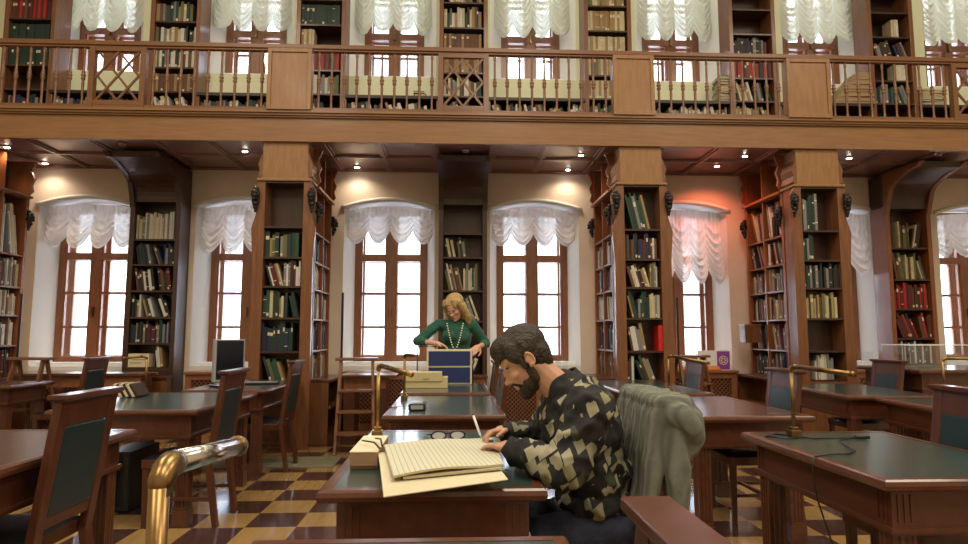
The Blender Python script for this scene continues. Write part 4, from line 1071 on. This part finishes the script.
def head_prims(mb, C, Fv, U, L, s=1., female=False):
    R = Matrix((Fv, L, U)).transposed()
    P = lambda f, l, u: C+(Fv*f+L*l+U*u)*s
    E = lambda f, l, u, a, b, c: mb.ell(P(f, l, u), (a*s, b*s, c*s), R, nu=20, nv=14)
    E(-.012, 0, .035, .098, .076, .088)          # cranium
    E(.025, 0, -.03, .066, .064, .075)           # face
    E(.060, 0, .035, .032, .055, .035)           # forehead
    E(.035, 0, -.085, .048, .050, .036)          # jaw
    E(.072, 0, -.103, .020, .022, .018)          # chin
    E(.083, 0, .013, .014, .045, .010)           # brow ridge
    E(.092, 0, -.008, .011, .010, .022)          # nose bridge
    E(.103, 0, -.035, .017, .012, .013)          # nose tip
    E(.092, .012, -.041, .010, .008, .008); E(.092, -.012, -.041, .010, .008, .008)
    E(.087, 0, -.064, .011, .023, .0065); E(.085, 0, -.076, .011, .020, .0075)   # lips
    for q in (-1, 1):
        E(.066, q*.038, -.025, .022, .022, .018)    # cheek
        E(.079, q*.031, .001, .010, .013, .007)     # closed upper lid, looking down
        for k in range(9):     # ear: raised outer rim, lobe and bowl
            t0, t1 = PI*(-.15+.15*k), PI*(-.15+.15*(k+1))
            mb.cap(P(-.010-.013*math.cos(t0)*-1*0-.014*math.sin(t0), q*.086, -.004+.026*math.cos(t0)), P(-.010-.014*math.sin(t1), q*.086, -.004+.026*math.cos(t1)), .0046*s, .0046*s, 8)
        E(-.006, q*.079, -.006, .014, .006, .024); E(.001, q*.082, -.030, .009, .005, .009); E(.006, q*.080, -.006, .006, .006, .008)

def person_man():
    root = thing('person', 'seated bearded man in black and olive patchwork shirt, writing with a pen', 'person', (.5, 2.42, 0))
    off = root.location
    Y0 = 2.42
    C = Vector((.262, Y0, 1.160)); Fv = Vector((-.80, -.05, -.60)).normalized(); U = Vector((-.60, 0, .80)); U = (U-Fv*U.dot(Fv)).normalized(); L = U.cross(Fv)
    sk = MB(); head_prims(sk, C, Fv, U, L, .98)
    sk.cap((.425, Y0, 1.02), C+Vector((.050, 0, -.035)), .062, .056)
    sk.ell((.45, Y0, .92), (.10, .15, .14)); sk.ell((.53, Y0, .72), (.10, .14, .14)); sk.ell((.55, Y0, .57), (.12, .16, .10))
    # arms under the shirt
    sl, el, wl = Vector((.475, 2.245, .985)), Vector((.375, 2.185, .795)), Vector((.205, 2.315, .845))
    sr, er, wr = Vector((.445, 2.60, .985)), Vector((.36, 2.70, .80)), Vector((.215, 2.615, .862))
    sk.cap((.46, Y0, .98), sl, .06, .05); sk.cap((.44, Y0, .98), sr, .06, .05)
    sk.chain([sl, el, wl], [.048, .038, .024]); sk.chain([sr, er, wr], [.048, .038, .024])
    hand(sk, wl, (-.62, .75, .0), (-.1, -.1, -1), .98, .35, -1)
    hand(sk, wr, (-.93, -.30, -.05), (0, -.35, -1), .98, .95, 1)
    # legs under the jeans
    for y in (2.32, 2.52): sk.chain([(.54, y, .55), (.13, y, .51), (.17, y, .12)], [.07, .05, .035])
    blob('body', sk, M['skin'], root, .0048, 3, off=off)
    # hair
    P = lambda f, l, u: C+(Fv*f+L*l+U*u)*.98
    R = Matrix((Fv, L, U)).transposed()
    hb = MB()
    hb.ell(P(-.020, 0, .044), (.098, .080, .084), R, nu=20, nv=14); hb.ell(P(-.048, 0, .0), (.062, .072, .076), R)
    hb.ell(P(-.062, 0, -.040), (.034, .055, .045), R)
    hb.ell(P(.030, 0, .078), (.066, .066, .048), R, nu=20, nv=14); hb.ell(P(.052, 0, .068), (.040, .060, .042), R, nu=20, nv=14); hb.ell(P(.074, .008, .064), (.018, .050, .020), R)
    for q in (-1, 1): hb.ell(P(.028, q*.066, .045), (.032, .018, .042), R); hb.ell(P(.022, q*.071, .0), (.010, .010, .030), R)
    for k in range(9):
        hb.cap(P(.07, -.045+.011*k, .085), P(.090, -.05+.0125*k, .058-.006*(k % 3)), .011, .005, 8)
    blob('hair', hb, M['hair'], root, .0042, 3, .0045, 42, off=off, wdir=(.45, 1.8, .45))
    bb = MB()
    bb.ell(P(.038, 0, -.088), (.050, .053, .038), R); bb.ell(P(.072, 0, -.110), (.025, .027, .024), R)
    for q in (-1, 1): bb.ell(P(.012, q*.060, -.055), (.018, .010, .042), R); bb.ell(P(.042, q*.047, -.078), (.026, .012, .022), R); bb.cap(P(.092, q*.006, -.053), P(.078, q*.030, -.068), .006, .0055, 8)
    blob('beard', bb, M['beard'], root, .004, 2, .003, 120, off=off)
    for q in (-1, 1): MB().cap(P(.093, q*.016, .015), P(.076, q*.048, .014), .0048, .0035, 8).build('eyebrow', M['hair'], root, True, off=off)
    # shirt
    sh = MB()
    Rt = Matrix.Rotation(math.radians(-14), 3, 'Y')
    sh.ell((.475, Y0, .90), (.145, .195, .17), Rt, nu=20, nv=14); sh.ell((.462, Y0, .985), (.115, .185, .105), Rt, nu=20, nv=14)
    sh.ell((.515, Y0, .75), (.135, .18, .16), nu=20, nv=14); sh.ell((.515, Y0, .645), (.140, .18, .075), nu=20, nv=14)
    sh.cap((.43, Y0-.05, 1.035), (.425, Y0+.05, 1.035), .075, .075)
    for s_, e_, w_ in ((sl, el, wl), (sr, er, wr)):
        sh.chain([s_, e_, w_+(e_-w_)*.12], [.082, .067, .047]); sh.cap((.46, Y0, .965), s_, .11, .085)
        q = (w_-e_).normalized(); sh.cap(w_+(e_-w_)*.26, w_+(e_-w_)*.13, .05, .046)
    def hem(me):
        for v in me.vertices:
            z = v.co.z; 
            if z < .60: v.co.z = .60+(z-.60)*.25
    shirt_o = blob('shirt', sh, M['shirt'], root, .0065, 2, .026, 13, off=off, seed=2, post=hem)
    # collar standing round the neck
    cb_ = MB(); cc = Vector((.405, Y0, 1.085)); ax = Vector((-.5, 0, .85)).normalized(); sx = Vector((.85, 0, .5)).normalized()
    def colf(u, v):
        a = -PI*.86+2*PI*.86*u; rad = .066+.010*(1-v); p = cc+sx*rad*math.cos(a)+Vector((0, 1, 0))*rad*1.05*math.sin(a)+ax*(.040*v-.03)
        return tuple(p)
    cb_.grid(colf, 28, 4); o = cb_.build('collar', M['shirt'], shirt_o, True, off=off); sm = o.modifiers.new('t', 'SOLIDIFY'); sm.thickness = .006; sm.offset = 0
    # jeans
    jn = MB(); jn.ell((.555, Y0, .56), (.145, .195, .105), nu=20, nv=14)
    for y in (2.32, 2.52): jn.chain([(.54, y, .545), (.36, y, .535), (.13, y, .505)], [.090, .082, .066]); jn.chain([(.13, y, .505), (.16, y, .30), (.17, y, .09)], [.066, .060, .050])
    def flat(me):
        for v in me.vertices:
            if .25 < v.co.z < .4685 and v.co.x+.5 > .2: v.co.z = .4685+(v.co.z-.4685)*.1
    blob('jeans', jn, M['jeans'], root, .008, 4, .010, 14, off=off, seed=5, post=flat)
    for y in (2.32, 2.52):
        s2 = MB().ell((.10, y, .045), (.14, .048, .038)).ell((.16, y, .06), (.06, .042, .055)).box(-.03, .22, y-.042, y+.042, .0, .02)
        blob('shoe', s2, M['shoe'], root, .006, 3, off=off)
person_man()
# pen held in his right hand
p = thing('pen', 'white pen in the bearded man\'s writing hand', 'pen', (.1, 2.57, .86))
MB().tube([(.006, -.012, -.012), (.000, -.012, .0), (-.026, .0, .072)], [.0015, .0048, .0048], 8).build('barrel', M['white'], p, True)
MB().tube([(-.026, 0, .072), (-.0275, .0005, .077)], .0052, 8).build('cap_end', M['black_plastic'], p, True)

def person_woman():
    X0, Y0 = .02, 6.88
    root = thing('person', 'blonde woman in bottle green top and long necklace, standing behind the boxes', 'person', (X0, Y0, 0)); off = root.location
    C = Vector((.0, 6.80, 1.545)); Fv = Vector((-.42, -.72, -.50)).normalized(); U = Vector((-.25, -.30, .85)); U = (U-Fv*U.dot(Fv)).normalized(); L = U.cross(Fv)
    s = 1.08
    sk = MB(); head_prims(sk, C, Fv, U, L, s, True)
    sk.cap((X0-.01, Y0+.02, 1.36), C+Vector((.01, .03, -.06)), .055, .052)
    sl, el, wl = Vector((-.185, 6.85, 1.36)), Vector((-.395, 6.74, 1.185)), Vector((-.20, 6.52, 1.165))   # picture left
    sr, er, wr = Vector((.19, 6.88, 1.355)), Vector((.335, 6.90, 1.16)), Vector((.255, 6.68, 1.13))
    sk.ell((X0-.02, Y0, 1.22), (.15, .10, .20)); sk.ell((X0, Y0, .95), (.15, .11, .2))
    for y, q in ((-.10, 0), (.10, 0)): sk.chain([(X0+y, Y0, .88), (X0+y, Y0-.01, .48), (X0+y, Y0+.02, .09)], [.08, .055, .035])
    sk.cap((X0, Y0, 1.36), sl, .05, .045); sk.cap((X0, Y0, 1.36), sr, .05, .045)
    sk.chain([sl, el, wl], [.045, .036, .024]); sk.chain([sr, er, wr], [.045, .036, .024])
    hand(sk, wl, (.80, -.15, -.18), (0, -.2, -1), 1.05, .45, -1)
    hand(sk, wr, (-.50, -.62, -.35), (-.5, .3, -.5), 1.05, .55, 1)
    blob('body', sk, M['skin_w'], root, .0062, 3, off=off)
    P = lambda f, l, u: C+(Fv*f+L*l+U*u)*s
    R = Matrix((Fv, L, U)).transposed()
    hb = MB()
    hb.ell(P(-.022, 0, .05), (.108, .095, .095), R, nu=20, nv=14)
    hb.ell(P(-.055, 0, -.03), (.075, .095, .10), R); hb.ell(P(-.04, 0, -.11), (.06, .09, .06), R)
    for q in (-1, 1):
        hb.chain([P(.03, q*.07, .07), P(.01, q*.092, -.02), P(-.005, q*.098, -.12), P(.0, q*.09, -.19)], [.035, .034, .036, .022], 10)
        hb.chain([P(-.03, q*.06, .0), P(-.04, q*.08, -.12), P(-.03, q*.07, -.19)], [.04, .04, .024], 10)
    for k in range(8): hb.cap(P(.050, -.05+.0143*k, .10), P(.078, -.062+.0177*k, .075-.045*abs(k-2.5)/5), .014, .008, 8)
    blob('hair', hb, M['blonde'], root, .0065, 3, .010, 35, off=off, wdir=(1.5, 1.5, .35))
    for q in (-1, 1): MB().cap(P(.096, q*.018, .013), P(.080, q*.048, .013), .004, .003, 8).build('eyebrow', M['beard'], root, True, off=off)
    mb_ = MB().ell(P(.094, 0, -.070), (.006, .023, .008), R); mb_.build('lips', mat('lipstick_rose', (.45, .10, .09), .45), root, True, off=off)
    sw = MB()
    sw.ell((X0-.01, Y0, 1.23), (.165, .12, .19), nu=20, nv=14); sw.ell((X0-.005, Y0+.01, 1.345), (.17, .095, .085), nu=20, nv=14); sw.ell((X0, Y0, 1.02), (.165, .125, .18), nu=20, nv=14); sw.ell((X0, Y0, .90), (.175, .13, .10), nu=20, nv=14)
    for q in (-1, 1): sw.ell((X0-.01+q*.07, Y0-.09, 1.23), (.07, .06, .07))
    for s_, e_, w_ in ((sl, el, wl), (sr, er, wr)):
        sw.chain([s_, e_, e_+(w_-e_)*.45], [.056, .047, .040]); sw.cap((X0, Y0, 1.33), s_, .075, .058)
    swo = blob('sweater', sw, M['green_knit'], root, .009, 4, .014, 10, off=off, seed=3)
    nk = MB(); 
    for q in (-1, 1):
        for k in range(12):
            t = k/11; nk.ell((X0-.02+q*.085*(1-t)**.6, Y0-.112-.055*math.sin(t*PI*.7), 1.37-.27*t), .0085, nu=8, nv=6)
    nk.ell((X0-.02, Y0-.150, 1.075), (.018, .010, .022)); nk.build('necklace', M['pearl'], swo, True, off=off)
    tr = MB(); tr.ell((X0, Y0, .90), (.165, .12, .14))
    for q in (-1, 1): tr.chain([(X0+q*.09, Y0, .86), (X0+q*.095, Y0-.01, .48), (X0+q*.10, Y0+.02, .08)], [.098, .072, .060])
    blob('trousers', tr, M['grey_trouser'], root, .012, 4, off=off)
    for q in (-1, 1):
        s2 = MB().ell((X0+q*.10, Y0-.06, .045), (.045, .13, .04)).box(X0+q*.1-.04, X0+q*.1+.04, Y0-.17, Y0+.06, 0, .02); blob('shoe', s2, M['shoe'], root, .01, 2, off=off)
person_woman()

# grey sweater over the man's chair
sw = MB()
# chair back plane: x = .61+(z-.4)*.267
cx = lambda z: .66+(z-.40)*.142
for side_, x_off in ((-1, -.030), (1, .048)):
    for k in range(14):
        y = 2.205+.43*k/13; wv = .010*math.sin(k*1.9+side_)
        zl = .62+.012*math.sin(k*.9) if side_ > 0 else .63+.01*math.cos(k)
        sw.cap((cx(.97)+x_off+wv*.5, y, .975), (cx(zl)+x_off+wv+(.015 if side_ > 0 else 0), y+.01*math.sin(k), zl), .030, .033, 10)
for k in range(12): y = 2.205+.43*k/11; sw.cap((cx(1.0)-.03, y, 1.014), (cx(1.0)+.05, y, 1.010), .029, .030, 10)
# bunched shoulder and sleeve at the near end
sw.chain([(.78, 2.24, .985), (.81, 2.21, .955), (.825, 2.21, .90), (.81, 2.21, .86)], [.05, .050, .045, .036], 12)
sw.chain([(.75, 2.21, .985), (.785, 2.18, .975), (.81, 2.17, .94)], [.045, .038, .03], 12)
sw.chain([(.77, 2.22, .93), (.765, 2.20, .80), (.755, 2.21, .64)], [.045, .042, .034], 12)
o = blob('sweater', sw, M['knit'], None, .008, 4, .018, 9, off=(.76, 2.4, .62), seed=9, wdir=(1, 1.8, .5)); o.location = (.76, 2.4, .62)
tag(o, 'grey-green knitted sweater hung over the back of the man\'s chair', 'sweater')

# ------------------------------------------------------------------ books: 300 largest in view as objects, the rest one mass
bpy.context.view_layer.update()
dg = bpy.context.evaluated_depsgraph_get(); dg.update()
cam_p = Vector((0, 0, H)); rec = []
for i, (Mx, c, s, lab, grp) in enumerate(BOOKS):
    p00 = project(Mx @ Vector((0, 0, 0))); p10 = project(Mx @ Vector((1, 0, 0))); p01 = project(Mx @ Vector((0, 0, 1)))
    area = abs((p10[0]-p00[0])*(p01[1]-p00[1])-(p10[1]-p00[1])*(p01[0]-p00[0])); vis = 0
    for u, v in ((.5, .5), (.5, .85), (.5, .2), (.5, .65), (.5, .97)):
        q = Mx @ Vector((u, -.02, v)); pp = project(q)
        if not (1 < pp[0] < 967 and 1 < pp[1] < 543): continue
        d = q-cam_p; ok, loc, nrm, idx, ob, mt = sc.ray_cast(dg, cam_p, d.normalized(), distance=d.length-.01)
        if not ok or (ob and ob.name.startswith(('clear', 'sheet'))): vis += 1
    rec.append((area*vis/5, i))
rec.sort(reverse=True); keep = {i for a, i in rec[:300] if a > 0}
gone = {i for a, i in rec if a == 0}
mass = MB(); cols = list(PAL); cidx = {c: k for k, c in enumerate(cols)}
for i, (Mx, c, s, lab, grp) in enumerate(BOOKS):
    if i in keep:
        o = bpy.data.objects.new('book', book_mesh(c, s)); COL.objects.link(o); o.matrix_world = Mx; tag(o, lab, 'book', grp)
    elif i not in gone or True:
        if i in gone and Mx.translation.y > 9: continue
        book_mb(mass, Mx, (cidx[c], len(cols), len(cols)+1), 0 if s == 2 else s)
o = mass.build('books', [M['bk_'+c] for c in cols]+[M['paper'], M['bk_label']])
tag(o, 'many small further books filling the shelves upstairs and deep in the side cases', 'books', None, 'stuff')

# ------------------------------------------------------------------ outside
struct('ground_outside', MB().box(-30, 30, 9.3, 45, -3.2, -3.0), M['snow'])
bd = thing('neighbouring_building', 'pale building with rows of windows seen faintly through the window panes', 'building', (0, 24, -3))
MB().box(-26, 26, 0, 4, 0, 17).build('wall', M['facade'], bd)
for i in range(-8, 9):
    for j in range(5): MB().box(i*2.9-.5, i*2.9+.5, -.03, .0, 1.3+3.2*j, 3.0+3.2*j).build('window_pane', M['facade_win'], bd)

# ------------------------------------------------------------------ light
w = bpy.data.worlds.new('overcast_sky'); sc.world = w; w.use_nodes = True
bg = w.node_tree.nodes['Background']; bg.inputs[0].default_value = (.86, .92, 1., 1); bg.inputs[1].default_value = 11.
def area(name, loc, size, sizey, e, col, rot=(0, 0, 0)):
    l = bpy.data.lights.new(name, 'AREA'); l.shape = 'RECTANGLE'; l.size = size; l.size_y = sizey; l.energy = e; l.color = col
    o = bpy.data.objects.new(name, l); COL.objects.link(o); o.location = loc; o.rotation_euler = rot; return o
for k, x in enumerate((-3.5, 1.2, 5.9)):
    area('hall_ceiling_lamp', (x, 3.2, 7.3), 1.6, 3.0, 150, (1., .88, .70))
    area('hall_ceiling_lamp', (x, -1.8, 7.3), 1.6, 3.0, 150, (1., .88, .70))
for x in WX[::1]:
    area('gallery_tube_lamp', (x, 7.9, 7.55), 1.2, .15, 12, (.97, 1., .80))

# ------------------------------------------------------------------ camera and colour
cam = bpy.data.cameras.new('camera'); cam.sensor_width = 36; cam.lens = F/968*36; cam.clip_start = .05; cam.clip_end = 200
co = bpy.data.objects.new('camera', cam); COL.objects.link(co); co.location = (0, 0, H); co.rotation_euler = (PI/2+PITCH, 0, -YAW); sc.camera = co
sc.view_settings.view_transform = 'Standard'; sc.view_settings.look = 'None'; sc.view_settings.gamma = 1; sc.view_settings.exposure = 0.35
sc.view_settings.use_curve_mapping = False
sc.cycles.use_denoising = True; sc.cycles.max_bounces = 7; sc.cycles.diffuse_bounces = 4; sc.cycles.glossy_bounces = 3; sc.cycles.transparent_max_bounces = 10
sc.cycles.sample_clamp_indirect = 6.
